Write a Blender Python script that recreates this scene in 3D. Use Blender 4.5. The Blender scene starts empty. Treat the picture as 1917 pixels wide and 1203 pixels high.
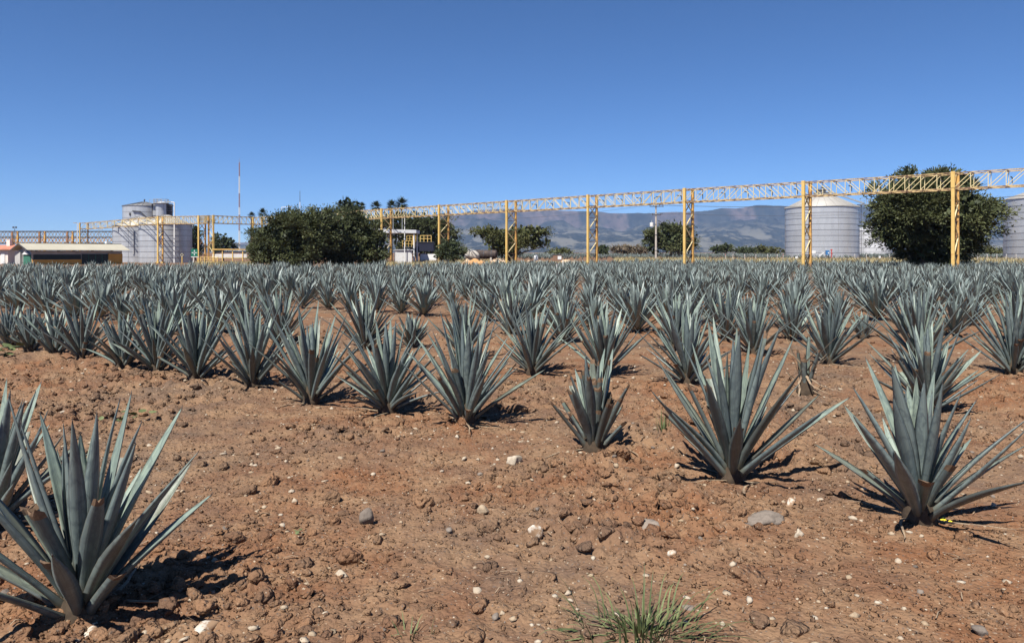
import bpy, bmesh, math, random
import numpy as np
from mathutils import Vector, Matrix
R = math.radians
sc = bpy.context.scene
C = sc.collection

# ------------------------------------------------------------------ camera
F_PX = 1384.0; CX = 958.5; HZ = 475.0; CAM_Z = 1.65
cam_d = bpy.data.cameras.new('camera'); cam = bpy.data.objects.new('camera', cam_d); C.objects.link(cam)
cam.location = (0, 0, CAM_Z); cam.rotation_euler = (R(90), 0, 0)
cam_d.sensor_width = 36; cam_d.lens = 36 * F_PX / 1917
cam_d.shift_y = -(601.5 - HZ) / 1917
cam_d.clip_start = 0.05; cam_d.clip_end = 40000
sc.camera = cam
# ------------------------------------------------------------------ sky and sun
SUN_EL = 55.0
SUN_DIR = Vector((-0.46, -0.888, 0)).normalized()          # horizontal direction towards the sun (behind the camera, to the left)
w = bpy.data.worlds.new('World'); sc.world = w; w.use_nodes = True
nt = w.node_tree; bg = nt.nodes['Background']
sky = nt.nodes.new('ShaderNodeTexSky'); sky.sky_type = 'NISHITA'; sky.sun_disc = False
sky.sun_elevation = R(SUN_EL); sky.sun_rotation = math.atan2(SUN_DIR.x, SUN_DIR.y)
sky.altitude = 0; sky.air_density = 0.60; sky.dust_density = 0.0; sky.ozone_density = 10.0
hs = nt.nodes.new('ShaderNodeHueSaturation'); hs.inputs['Saturation'].default_value = 1.06
nt.links.new(sky.outputs[0], hs.inputs['Color']); nt.links.new(hs.outputs[0], bg.inputs[0]); bg.inputs[1].default_value = 0.073
sd = bpy.data.lights.new('sun', 'SUN'); sun = bpy.data.objects.new('sun', sd); C.objects.link(sun)
sd.energy = 5.0; sd.angle = R(0.53); sd.color = (1.0, 0.955, 0.88)
sv = Vector((SUN_DIR.x * math.cos(R(SUN_EL)), SUN_DIR.y * math.cos(R(SUN_EL)), math.sin(R(SUN_EL))))
sun.rotation_euler = sv.to_track_quat('Z', 'Y').to_euler(); sun.location = (-30, -50, 80)
# ------------------------------------------------------------------ exposure and render settings
sc.view_settings.view_transform = 'Standard'; sc.view_settings.look = 'None'
sc.view_settings.exposure = 0.80; sc.view_settings.gamma = 1.0; sc.view_settings.use_curve_mapping = False
sc.render.engine = 'CYCLES'
cy = sc.cycles
cy.max_bounces = 5; cy.diffuse_bounces = 1; cy.glossy_bounces = 2; cy.transmission_bounces = 2; cy.volume_bounces = 0
cy.transparent_max_bounces = 4; cy.caustics_reflective = False; cy.caustics_refractive = False
cy.use_denoising = True
try: cy.denoiser = 'OPENIMAGEDENOISE'
except Exception: pass

rng = np.random.default_rng(7)
random.seed(7)

# ------------------------------------------------------------------ helpers
def sstep(a, b, x):
    t = np.clip((np.asarray(x, float) - a) / (b - a), 0, 1); return t * t * (3 - 2 * t)
def _hash(ix, iy, seed):
    h = (ix.astype(np.int64) * 374761393 + iy.astype(np.int64) * 668265263 + seed * 974634777) & 0xFFFFFFFF
    h = ((h ^ (h >> 13)) * 1274126177) & 0xFFFFFFFF
    return ((h ^ (h >> 16)) & 0xFFFFFF) / float(0xFFFFFF)
def vnoise(x, y, seed=0):
    ix = np.floor(x); iy = np.floor(y); fx = x - ix; fy = y - iy
    u = fx * fx * fx * (fx * (fx * 6 - 15) + 10); v = fy * fy * fy * (fy * (fy * 6 - 15) + 10)
    a = _hash(ix, iy, seed); b = _hash(ix + 1, iy, seed); c = _hash(ix, iy + 1, seed); d = _hash(ix + 1, iy + 1, seed)
    return (a * (1 - u) + b * u) * (1 - v) + (c * (1 - u) + d * u) * v
def fbm(x, y, seed=0, o=4):
    s = 0; a = 0.5
    for k in range(o):
        s = s + a * (vnoise(x * 2 ** k + 17.3 * k, y * 2 ** k - 9.1 * k, seed + k) - 0.5); a *= 0.5
    return s
def clods(x, y, seed):
    """rounded lumps: one per unit cell"""
    ix = np.floor(x); iy = np.floor(y); out = np.zeros_like(x)
    for dx in (-1, 0, 1):
        for dy in (-1, 0, 1):
            cx_ = ix + dx; cy_ = iy + dy
            px = cx_ + _hash(cx_, cy_, seed); py = cy_ + _hash(cx_, cy_, seed + 1)
            r = 0.25 + 0.5 * _hash(cx_, cy_, seed + 2) ** 2
            d2 = ((x - px) ** 2 + (y - py) ** 2) / (r * r)
            out = np.maximum(out, r * np.sqrt(np.clip(1 - d2, 0, 1)))
    return out
def ground_far(x, y):
    return (0.9 * sstep(65, 180, y)) * sstep(-32, 2, x) + 1.3 * sstep(180, 500, y) + 6.0 * sstep(600, 4500, y)
def rough(x, y):  # noqa
    """1 where the soil is freshly turned and cloddy, 0 where it is trodden smooth"""
    m = sstep(-0.12, 0.14, fbm(x * 0.45 + 3.1, y * 0.45, 40, 3))
    smooth = sstep(0.3, 2.0, x - 0.0 + (4.0 - y) * 0.7) * sstep(6.2, 4.6, y)
    smooth2 = sstep(-2.2, -2.8, x) * sstep(4.6, 3.6, y)
    return np.clip(m * 0.75 + 0.3, 0, 1) * (1 - 0.85 * smooth) * (1 - 0.8 * smooth2)
def ground(x, y, detail=True):
    x = np.asarray(x, float); y = np.asarray(y, float)
    r = np.hypot(x, y); near = 1 - sstep(14, 40, r)
    h = ground_far(x, y) + 0.16 * fbm(x * 0.22, y * 0.22, 3, 3) * sstep(2, 5, r) * near
    if detail:
        m = rough(x, y) * near
        h = h + near * 0.035 * fbm(x * 2.1, y * 2.1, 9, 3)
        h = h + m * (0.085 * clods(x * 3.6, y * 3.6, 21) * sstep(-0.05, 0.15, fbm(x * 0.9, y * 0.9, 5, 2)) + 0.085 * clods(x * 8.5, y * 8.5, 31) + 0.040 * clods(x * 19, y * 19, 51))
        h = h + near * 0.018 * fbm(x * 16, y * 16, 61, 3)
    return h
def gz(x, y): return float(ground(np.array([x]), np.array([y]))[0])
def gz0(x, y): return float(ground(np.array([x]), np.array([y]), False)[0])
def X(px, z): return (px - CX) / F_PX * z                    # metres to the side at depth z
def Z(py, z): return CAM_Z + (HZ - py) / F_PX * z            # height at depth z
def base_depth(py): return F_PX * CAM_Z / (py - HZ)

def mesh_np(name, co, faces_by_n, smooth=False):
    """faces_by_n: list of (k,n) int arrays"""
    me = bpy.data.meshes.new(name)
    co = np.asarray(co, np.float32).reshape(-1, 3)
    me.vertices.add(len(co)); me.vertices.foreach_set('co', co.ravel())
    loops = np.concatenate([np.asarray(f, np.int32).ravel() for f in faces_by_n])
    totals = np.concatenate([np.full(len(f), f.shape[1], np.int32) for f in faces_by_n])
    starts = np.concatenate([[0], np.cumsum(totals)[:-1]]).astype(np.int32)
    me.loops.add(len(loops)); me.loops.foreach_set('vertex_index', loops)
    me.polygons.add(len(totals)); me.polygons.foreach_set('loop_start', starts)
    try: me.polygons.foreach_set('loop_total', totals)
    except Exception: pass
    me.update(calc_edges=True)
    if smooth: me.polygons.foreach_set('use_smooth', np.ones(len(totals), bool))
    me.validate()
    return me
def link(name, me, mat=None, parent=None):
    o = bpy.data.objects.new(name, me); C.objects.link(o)
    if mat is not None and me is not None and len(me.materials) == 0: me.materials.append(mat)
    if parent is not None: o.parent = parent
    return o
def tag(o, label=None, cat=None, group=None, kind=None):
    if label: o['label'] = label
    if cat: o['category'] = cat
    if group: o['group'] = group
    if kind: o['kind'] = kind
    return o
def empty(name, loc, rz=0, label=None, cat=None, group=None):
    o = bpy.data.objects.new(name, None); C.objects.link(o)
    o.location = loc; o.rotation_euler = (0, 0, rz); o.empty_display_size = 0.2
    return tag(o, label, cat, group)

class MB:
    def __init__(self): self.v = []; self.f = []; self.sm = []
    def add(self, vs, fs, smooth=False):
        b = len(self.v); self.v += [tuple(p) for p in vs]; self.f += [tuple(i + b for i in f) for f in fs]; self.sm += [smooth] * len(fs); return self
    def box(self, c, s):
        x, y, z = c; a, b, d = s[0] / 2, s[1] / 2, s[2] / 2
        vs = [(x + i * a, y + j * b, z + k * d) for k in (-1, 1) for j in (-1, 1) for i in (-1, 1)]
        return self.add(vs, [(0, 2, 3, 1), (4, 5, 7, 6), (0, 1, 5, 4), (2, 6, 7, 3), (0, 4, 6, 2), (1, 3, 7, 5)])
    def bar(self, p0, p1, wd, ht=None):
        ht = ht or wd; p0 = Vector(p0); p1 = Vector(p1); d = (p1 - p0).normalized()
        up = Vector((0, 0, 1)) if abs(d.z) < 0.95 else Vector((0, 1, 0))
        s = d.cross(up).normalized() * wd / 2; t = s.cross(d).normalized() * ht / 2
        vs = [p + a * s + b * t for p in (p0, p1) for a, b in ((-1, -1), (1, -1), (1, 1), (-1, 1))]
        return self.add(vs, [(0, 3, 2, 1), (4, 5, 6, 7), (0, 1, 5, 4), (1, 2, 6, 5), (2, 3, 7, 6), (3, 0, 4, 7)])
    def tube(self, p0, p1, r0, r1=None, n=8, cap=True):
        r1 = r0 if r1 is None else r1
        p0 = Vector(p0); p1 = Vector(p1); d = (p1 - p0).normalized()
        up = Vector((0, 0, 1)) if abs(d.z) < 0.95 else Vector((0, 1, 0))
        s = d.cross(up).normalized(); t = s.cross(d)
        vs = []
        for p, r in ((p0, r0), (p1, r1)):
            for k in range(n):
                a = 2 * math.pi * k / n; vs.append(p + (s * math.cos(a) + t * math.sin(a)) * r)
        self.add(vs, [(k, (k + 1) % n, n + (k + 1) % n, n + k) for k in range(n)], True)
        if cap: self.add(vs, [tuple(range(n - 1, -1, -1)), tuple(range(n, 2 * n))])
        return self
    def lathe(self, prof, n=48, c=(0, 0, 0), smooth=True, a0=0, a1=2 * math.pi):
        vs = []; closed = abs(a1 - a0 - 2 * math.pi) < 1e-6; m = n if closed else n + 1
        for r, z in prof:
            for k in range(m):
                a = a0 + (a1 - a0) * k / n; vs.append((c[0] + r * math.cos(a), c[1] + r * math.sin(a), c[2] + z))
        fs = []
        for i in range(len(prof) - 1):
            for k in range(n):
                k2 = (k + 1) % m; fs.append((i * m + k, i * m + k2, (i + 1) * m + k2, (i + 1) * m + k))
        return self.add(vs, fs, smooth)
    def mesh(self, name):
        me = bpy.data.meshes.new(name); me.from_pydata(self.v, [], self.f); me.update()
        me.polygons.foreach_set('use_smooth', self.sm); return me
    def build(self, name, mat, parent=None, label=None):
        o = link(name, self.mesh(name), mat, parent)
        if label: o['label'] = label
        return o
def B(name, c, s, mat, parent, label=None): return MB().box(c, s).build(name, mat, parent, label)

# ------------------------------------------------------------------ materials
def new_mat(name):
    m = bpy.data.materials.new(name); m.use_nodes = True; t = m.node_tree
    return m, t, t.nodes['Principled BSDF']
def N(t, typ, **kw):
    n = t.nodes.new(typ)
    for k, v in kw.items():
        if hasattr(n, k): setattr(n, k, v)
        else: n.inputs[k].default_value = v
    return n
def mixc(t, fac, a, b):
    m = t.nodes.new('ShaderNodeMix'); m.data_type = 'RGBA'
    for sock, v in ((0, fac), (6, a), (7, b)):
        if hasattr(v, 'is_output') or hasattr(v, 'links'): t.links.new(v, m.inputs[sock])
        else: m.inputs[sock].default_value = v if sock == 0 else (*v, 1)
    return m.outputs[2]
def ramp(t, src, stops):
    r = t.nodes.new('ShaderNodeValToRGB'); e = r.color_ramp.elements
    while len(e) < len(stops): e.new(0.5)
    for k, (p, c) in enumerate(stops):
        e[k].position = p; e[k].color = (c, c, c, 1) if not hasattr(c, '__len__') else (*c, 1)
    t.links.new(src, r.inputs[0]); return r.outputs[0]
def noise(t, scale, detail=4, rough_=0.55, vec=None):
    n = t.nodes.new('ShaderNodeTexNoise'); n.inputs['Scale'].default_value = scale
    n.inputs['Detail'].default_value = detail; n.inputs['Roughness'].default_value = rough_
    if vec is not None: t.links.new(vec, n.inputs['Vector'])
    return n.outputs[0]
def bump(t, bs, src, strength, dist):
    b = t.nodes.new('ShaderNodeBump'); b.inputs['Strength'].default_value = strength; b.inputs['Distance'].default_value = dist
    t.links.new(src, b.inputs['Height']); t.links.new(b.outputs[0], bs.inputs['Normal'])
def plain(name, col, rough_=0.7, metal=0, var=0.12, scale=3.0, dirt=None, dirt_amt=0.4, dirt_scale=2.0, spec=0.4):
    """painted or bare surface with gentle variation and, if asked, patches of another colour (rust, dust)"""
    m, t, b = new_mat(name)
    tc = N(t, 'ShaderNodeTexCoord').outputs['Object']
    n = noise(t, scale, 5, 0.6, tc)
    c = mixc(t, ramp(t, n, [(0.3, 0.0), (0.7, 1.0)]), tuple(x * (1 - var) for x in col), tuple(min(1, x * (1 + var)) for x in col))
    if dirt:
        n2 = noise(t, dirt_scale, 6, 0.65, tc)
        lo = 0.62 - 0.25 * dirt_amt
        c = mixc(t, ramp(t, n2, [(lo, 0.0), (lo + 0.12, 1.0)]), c, dirt)
    t.links.new(c, b.inputs['Base Color'])
    b.inputs['Roughness'].default_value = rough_; b.inputs['Metallic'].default_value = metal
    b.inputs['Specular IOR Level'].default_value = spec
    return m

def soil_mat(name, fine=True, tint=1.0, lumps=False):
    m, t, b = new_mat(name)
    geo = N(t, 'ShaderNodeNewGeometry').outputs['Position']
    n1 = noise(t, 0.42, 5, 0.6, geo); n2 = noise(t, 2.3, 6, 0.62, geo); n3 = noise(t, 17, 4, 0.6, geo); n4 = noise(t, 120, 4, 0.7, geo)
    red = (0.178, 0.083, 0.041); grey = (0.134, 0.089, 0.061); tan = (0.228, 0.141, 0.082); dark = (0.062, 0.034, 0.020)
    red, grey, tan, dark = [tuple(c * tint for c in q) for q in (red, grey, tan, dark)]
    c = mixc(t, ramp(t, n1, [(0.40, 0.0), (0.60, 1.0)]), red, grey)
    c = mixc(t, ramp(t, n2, [(0.42, 0.0), (0.62, 0.85)]), c, tan)
    c = mixc(t, ramp(t, n3, [(0.52, 0.0), (0.72, 0.6)]), c, dark)
    c = mixc(t, ramp(t, n4, [(0.58, 0.0), (0.72, 0.55)]), c, (0.30 * tint, 0.20 * tint, 0.12 * tint))
    vo = N(t, 'ShaderNodeTexVoronoi'); vo.inputs['Scale'].default_value = 26; t.links.new(geo, vo.inputs['Vector'])
    spk = ramp(t, vo.outputs['Distance'], [(0.10, 1.0), (0.16, 0.0)])
    vs = N(t, 'ShaderNodeSeparateColor'); t.links.new(vo.outputs['Color'], vs.inputs[0])
    sel = ramp(t, vs.outputs[0], [(0.66, 0.0), (0.68, 1.0)])
    mm = N(t, 'ShaderNodeMath', operation='MULTIPLY'); t.links.new(spk, mm.inputs[0]); t.links.new(sel, mm.inputs[1])
    c = mixc(t, mm.outputs[0], c, (0.38, 0.31, 0.225))
    vg = N(t, 'ShaderNodeTexVoronoi'); vg.inputs['Scale'].default_value = 48; t.links.new(geo, vg.inputs['Vector'])
    vgs = N(t, 'ShaderNodeSeparateColor'); t.links.new(vg.outputs['Color'], vgs.inputs[0])
    mg = N(t, 'ShaderNodeMath', operation='MULTIPLY'); t.links.new(ramp(t, vg.outputs['Distance'], [(0.22, 1.0), (0.34, 0.0)]), mg.inputs[0]); t.links.new(ramp(t, vgs.outputs[1], [(0.70, 0.0), (0.74, 0.8)]), mg.inputs[1])
    c = mixc(t, mg.outputs[0], c, (0.105, 0.085, 0.072))
    mh = N(t, 'ShaderNodeMath', operation='MULTIPLY'); t.links.new(ramp(t, vg.outputs['Distance'], [(0.16, 1.0), (0.26, 0.0)]), mh.inputs[0]); t.links.new(ramp(t, vgs.outputs[2], [(0.74, 0.0), (0.78, 0.8)]), mh.inputs[1])
    c = mixc(t, mh.outputs[0], c, (0.31, 0.225, 0.15))
    if lumps:                                               # each lump of earth has its own shade
        at = N(t, 'ShaderNodeAttribute', attribute_name='rnd')
        c = mixc(t, ramp(t, at.outputs['Fac'], [(0.0, 0.55), (0.45, 0.0)]), c, (0.095, 0.062, 0.043))
        c = mixc(t, ramp(t, at.outputs['Fac'], [(0.6, 0.0), (1.0, 0.6)]), c, (0.245, 0.138, 0.076))
    t.links.new(c, b.inputs['Base Color']); b.inputs['Roughness'].default_value = 0.95; b.inputs['Specular IOR Level'].default_value = 0.15
    ad = N(t, 'ShaderNodeMath', operation='ADD'); t.links.new(n3, ad.inputs[0])
    n5 = noise(t, 40, 2, 0.5, geo); t.links.new(n5, ad.inputs[1])
    v1 = N(t, 'ShaderNodeTexVoronoi'); v1.inputs['Scale'].default_value = 38; v2 = N(t, 'ShaderNodeTexVoronoi'); v2.inputs['Scale'].default_value = 95
    wv = N(t, 'ShaderNodeVectorMath', operation='ADD'); nz = t.nodes.new('ShaderNodeTexNoise'); nz.inputs['Scale'].default_value = 30
    t.links.new(geo, nz.inputs['Vector']); sc_ = N(t, 'ShaderNodeVectorMath', operation='SCALE'); sc_.inputs['Scale'].default_value = 0.007
    t.links.new(nz.outputs['Color'], sc_.inputs[0]); t.links.new(geo, wv.inputs[0]); t.links.new(sc_.outputs[0], wv.inputs[1])
    acc = ad.outputs[0]
    for v_, k_ in ((v1, -1.0), (v2, -0.22)):
        t.links.new(wv.outputs[0], v_.inputs['Vector'])
        ma = N(t, 'ShaderNodeMath', operation='MULTIPLY_ADD'); ma.inputs[1].default_value = k_
        t.links.new(v_.outputs['Distance'], ma.inputs[0]); t.links.new(acc, ma.inputs[2]); acc = ma.outputs[0]
    bump(t, b, acc, 1.0 if lumps else 0.7, 0.018 if lumps else 0.015)
    return m
M = {}
M['soil'] = soil_mat('soil'); M['clodsoil'] = soil_mat('clod_surface', tint=0.97, lumps=True)
def stone_mat(name, c1, c2):
    m, t, b = new_mat(name)
    at = N(t, 'ShaderNodeAttribute', attribute_name='rnd'); geo = N(t, 'ShaderNodeNewGeometry').outputs['Position']
    c = mixc(t, at.outputs['Fac'], c1, c2); n = noise(t, 45, 5, 0.65, geo)
    c = mixc(t, ramp(t, n, [(0.45, 0.0), (0.75, 0.55)]), c, tuple(x * 0.5 for x in c1))
    t.links.new(c, b.inputs['Base Color']); b.inputs['Roughness'].default_value = 0.9; b.inputs['Specular IOR Level'].default_value = 0.2
    bump(t, b, n, 0.6, 0.01); return m
M['clod'] = stone_mat('clod_soil', (0.25, 0.145, 0.09), (0.27, 0.185, 0.138))
M['pale'] = stone_mat('pale_stone', (0.32, 0.235, 0.15), (0.43, 0.37, 0.29))
M['greystone'] = stone_mat('grey_stone', (0.12, 0.098, 0.082), (0.235, 0.195, 0.16))
M['whitechunk'] = plain('white_plaster', (0.58, 0.53, 0.45), 0.95, var=0.25, scale=40, dirt=(0.27, 0.17, 0.10), dirt_amt=0.8, dirt_scale=18)

def leaf_mat(name, far=False, under=False):
    m, t, b = new_mat(name)
    uv = N(t, 'ShaderNodeUVMap').outputs[0]
    sep = N(t, 'ShaderNodeSeparateXYZ'); t.links.new(uv, sep.inputs[0])
    if far:
        at = N(t, 'ShaderNodeAttribute', attribute_name='rnd'); rnd = at.outputs['Fac']
        oi = N(t, 'ShaderNodeObjectInfo').outputs['Random']
        a_ = N(t, 'ShaderNodeMath', operation='ADD'); t.links.new(rnd, a_.inputs[0]); t.links.new(oi, a_.inputs[1])
        f_ = N(t, 'ShaderNodeMath', operation='FRACT'); t.links.new(a_.outputs[0], f_.inputs[0]); rnd = f_.outputs[0]
    else:
        rnd = N(t, 'ShaderNodeObjectInfo').outputs['Random']
    # long faint streaks and imprint bands
    cmb = N(t, 'ShaderNodeCombineXYZ'); 
    mx = N(t, 'ShaderNodeMath', operation='MULTIPLY'); mx.inputs[1].default_value = 14; t.links.new(sep.outputs[0], mx.inputs[0])
    my = N(t, 'ShaderNodeMath', operation='MULTIPLY'); my.inputs[1].default_value = 1.6; t.links.new(sep.outputs[1], my.inputs[0])
    mz = N(t, 'ShaderNodeMath', operation='MULTIPLY'); mz.inputs[1].default_value = 37; t.links.new(rnd, mz.inputs[0])
    for k, o in enumerate((mx, my, mz)): t.links.new(o.outputs[0], cmb.inputs[k])
    streak = noise(t, 1.0, 4, 0.6, cmb.outputs[0])
    cm2 = N(t, 'ShaderNodeCombineXYZ'); m2x = N(t, 'ShaderNodeMath', operation='MULTIPLY'); m2x.inputs[1].default_value = 1.3; t.links.new(sep.outputs[0], m2x.inputs[0])
    m2y = N(t, 'ShaderNodeMath', operation='MULTIPLY'); m2y.inputs[1].default_value = 7; t.links.new(sep.outputs[1], m2y.inputs[0])
    for k, o in enumerate((m2x, m2y, mz)): t.links.new(o.outputs[0], cm2.inputs[k])
    band = noise(t, 1.0, 3, 0.5, cm2.outputs[0])
    base = mixc(t, rnd, (0.108, 0.140, 0.140), (0.195, 0.235, 0.215))
    c = mixc(t, ramp(t, streak, [(0.35, 0.0), (0.7, 0.55)]), base, (0.29, 0.335, 0.285))
    c = mixc(t, ramp(t, band, [(0.42, 0.0), (0.50, 0.8), (0.58, 0.0)]), c, (0.105, 0.13, 0.132))
    c = mixc(t, ramp(t, streak, [(0.22, 0.6), (0.38, 0.0)]), c, (0.10, 0.108, 0.095))
    # yellowish foot and brown spine
    c = mixc(t, ramp(t, sep.outputs[1], [(0.02, 0.85), (0.13, 0.0)]), c, (0.125, 0.105, 0.066))
    c = mixc(t, ramp(t, sep.outputs[1], [(0.955, 0.0), (0.975, 1.0)]), c, (0.045, 0.03, 0.025))
    if not far:                                             # thin brown toothed margin
        e1 = N(t, 'ShaderNodeMath', operation='SUBTRACT'); e1.inputs[1].default_value = 0.5; t.links.new(sep.outputs[0], e1.inputs[0])
        e2 = N(t, 'ShaderNodeMath', operation='ABSOLUTE'); t.links.new(e1.outputs[0], e2.inputs[0])
        c = mixc(t, ramp(t, e2.outputs[0], [(0.475, 0.0), (0.495, 0.75)]), c, (0.10, 0.075, 0.05))
        cm3 = N(t, 'ShaderNodeVectorMath', operation='SCALE'); cm3.inputs['Scale'].default_value = 3.3; t.links.new(cm2.outputs[0], cm3.inputs[0])
        scar = noise(t, 1.0, 6, 0.7, cm3.outputs[0])
        c = mixc(t, ramp(t, scar, [(0.66, 0.0), (0.73, 0.6)]), c, (0.16, 0.125, 0.085))
        c = mixc(t, ramp(t, scar, [(0.24, 0.35), (0.34, 0.0)]), c, (0.36, 0.39, 0.36))
        dead = noise(t, 1.0, 5, 0.6, cm2.outputs[0])
        old = N(t, 'ShaderNodeAttribute', attribute_name='old', attribute_type='OBJECT')
        mo = N(t, 'ShaderNodeMath', operation='MULTIPLY'); t.links.new(old.outputs['Fac'], mo.inputs[0]); t.links.new(ramp(t, dead, [(0.3, 0.35), (0.7, 1.0)]), mo.inputs[1])
        c = mixc(t, mo.outputs[0], c, (0.068, 0.058, 0.043))
    if not far:                                             # upper face greener and lightened as if sunlit, waxy underside bluer and darkened as shade
        mt_ = t.nodes.new('ShaderNodeMix'); mt_.data_type = 'RGBA'; mt_.blend_type = 'MULTIPLY'; mt_.inputs[0].default_value = 1.0
        t.links.new(c, mt_.inputs[6]); mt_.inputs[7].default_value = (0.76, 0.79, 0.84, 1) if under else (1.18, 1.22, 1.10, 1); c = mt_.outputs[2]
    t.links.new(c, b.inputs['Base Color'])
    b.inputs['Roughness'].default_value = 0.42; b.inputs['Specular IOR Level'].default_value = 0.42
    bump(t, b, streak, 0.25, 0.01)
    return m
M['leaf'] = leaf_mat('agave_leaf'); M['leaf_under'] = leaf_mat('agave_leaf_underside', under=True); M['leaf_far'] = leaf_mat('agave_leaf_mass', True)
M['cut'] = plain('cut_leaf_end', (0.16, 0.10, 0.06), 0.9, var=0.3, scale=60)
M['dry'] = plain('dry_leaf', (0.27, 0.20, 0.13), 0.9, var=0.35, scale=9, dirt=(0.16, 0.11, 0.075), dirt_amt=0.6, dirt_scale=14)
M['stem'] = plain('agave_stem', (0.06, 0.042, 0.027), 0.95, var=0.4, scale=20)
def foliage_mat(name, c1, c2):
    m, t, b = new_mat(name)
    at = N(t, 'ShaderNodeAttribute', attribute_name='rnd')
    c = mixc(t, at.outputs['Fac'], c1, c2); t.links.new(c, b.inputs['Base Color'])
    b.inputs['Roughness'].default_value = 0.6; b.inputs['Specular IOR Level'].default_value = 0.25
    return m
M['fol_dark'] = foliage_mat('foliage_dark', (0.028, 0.038, 0.015), (0.112, 0.122, 0.048))
M['fol_olive'] = foliage_mat('foliage_olive', (0.045, 0.052, 0.016), (0.125, 0.125, 0.045))
M['fol_mid'] = foliage_mat('foliage_mid', (0.030, 0.042, 0.019), (0.10, 0.118, 0.055))
M['fol_brown'] = foliage_mat('foliage_brown', (0.10, 0.075, 0.05), (0.17, 0.14, 0.09))
M['palm'] = foliage_mat('palm_frond', (0.035, 0.05, 0.022), (0.085, 0.10, 0.045))
M['grass'] = foliage_mat('grass_green', (0.050, 0.070, 0.024), (0.15, 0.175, 0.075))
M['drygrass'] = foliage_mat('grass_dry', (0.20, 0.17, 0.075), (0.42, 0.35, 0.19))
M['bark'] = plain('bark', (0.115, 0.085, 0.062), 0.95, var=0.4, scale=4)
M['yellow'] = plain('yellow_paint', (0.60, 0.405, 0.13), 0.55, var=0.12, scale=1.2, dirt=(0.42, 0.20, 0.07), dirt_amt=0.18, dirt_scale=1.3)
M['yellow_rust'] = plain('yellow_paint_rusted', (0.55, 0.31, 0.085), 0.65, var=0.2, scale=1.5, dirt=(0.16, 0.075, 0.045), dirt_amt=0.55, dirt_scale=1.1)
M['yellow_pale'] = plain('yellow_paint_faded', (0.60, 0.50, 0.27), 0.6, var=0.15, scale=1.2, dirt=(0.30, 0.14, 0.07), dirt_amt=0.3, dirt_scale=2.2)
M['chord_rust'] = plain('chord_rusted', (0.50, 0.36, 0.17), 0.75, var=0.25, scale=1.3, dirt=(0.16, 0.095, 0.06), dirt_amt=0.7, dirt_scale=1.6)
M['rust'] = plain('rusty_steel', (0.20, 0.115, 0.075), 0.85, var=0.4, scale=0.8, dirt=(0.34, 0.17, 0.08), dirt_amt=0.5, dirt_scale=1.0)
M['oldtank'] = plain('old_dark_tank', (0.045, 0.032, 0.028), 0.8, var=0.4, dirt=(0.10, 0.07, 0.055), dirt_amt=0.4)
M['darksteel'] = plain('dark_steel', (0.07, 0.07, 0.075), 0.6, var=0.2)
M['steel'] = plain('grey_steel', (0.32, 0.33, 0.34), 0.5, var=0.15, metal=0.2)
M['white'] = plain('white_paint', (0.66, 0.66, 0.64), 0.6, var=0.05, dirt=(0.55, 0.50, 0.44), dirt_amt=0.2)
M['red'] = plain('red_paint', (0.42, 0.05, 0.04), 0.5)
M['blue'] = plain('blue_paint', (0.045, 0.16, 0.36), 0.45)
M['navy'] = plain('navy_paint', (0.008, 0.010, 0.026), 0.6)
M['green'] = plain('green_sign_paint', (0.006, 0.12, 0.075), 0.45)
M['greenwall'] = plain('green_wall_paint', (0.035, 0.14, 0.095), 0.8, var=0.25, scale=1.5)
M['ochre'] = plain('ochre_wall_paint', (0.55, 0.31, 0.07), 0.85, var=0.15, scale=1.0)
M['cream'] = plain('cream_roof_sheet', (0.40, 0.37, 0.29), 0.7, var=0.06, scale=0.6)
M['greywall'] = plain('grey_render', (0.40, 0.39, 0.37), 0.9, var=0.15, scale=0.8)
M['tile'] = plain('terracotta_roof', (0.42, 0.17, 0.11), 0.85, var=0.2, scale=1.5)
M['pinkwall'] = plain('pale_wall', (0.70, 0.62, 0.55), 0.85, var=0.1)
M['darkint'] = plain('dark_interior', (0.022, 0.035, 0.036), 0.8, var=0.3)  # near-black paint standing in for the unlit inside of openings
M['concrete'] = plain('concrete', (0.42, 0.38, 0.33), 0.9, var=0.15, scale=2)
M['polewood'] = plain('concrete_pole', (0.40, 0.36, 0.31), 0.9, var=0.15, scale=1.2, dirt=(0.22, 0.18, 0.14), dirt_amt=0.3)
M['sand'] = plain('sand_heap', (0.50, 0.36, 0.23), 0.95, var=0.2, scale=1.5)
M['orange_soil'] = plain('orange_soil', (0.45, 0.24, 0.10), 0.95, var=0.25, scale=1.0)
M['asphalt'] = plain('dark_kerb', (0.12, 0.11, 0.105), 0.9, var=0.3, scale=0.5)
def galv(name, c, rough_=0.38, metal=0.75):
    m, t, b = new_mat(name)
    tc = N(t, 'ShaderNodeTexCoord').outputs['Object']
    mp = N(t, 'ShaderNodeMapping'); t.links.new(tc, mp.inputs[0]); mp.inputs['Scale'].default_value = (1, 1, 0.25)
    n = noise(t, 0.9, 5, 0.6, mp.outputs[0]); n2 = noise(t, 7, 4, 0.6, tc)
    oi = N(t, 'ShaderNodeObjectInfo').outputs['Random']
    cc = mixc(t, ramp(t, n, [(0.35, 0.0), (0.68, 1.0)]), tuple(x * 0.86 for x in c), tuple(min(1, x * 1.06) for x in c))
    cc = mixc(t, ramp(t, oi, [(0.0, 0.0), (1.0, 0.5)]), cc, tuple(x * 0.74 for x in c))
    t.links.new(cc, b.inputs['Base Color']); b.inputs['Metallic'].default_value = metal
    t.links.new(ramp(t, n2, [(0.3, rough_ - 0.06), (0.7, rough_ + 0.10)]), b.inputs['Roughness'])
    return m
M['galv'] = galv('galvanised_sheet', (0.53, 0.54, 0.545), 0.30, 0.40)
M['galv_roof'] = galv('galvanised_roof', (0.40, 0.38, 0.345), 0.6, 0.15)
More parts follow.
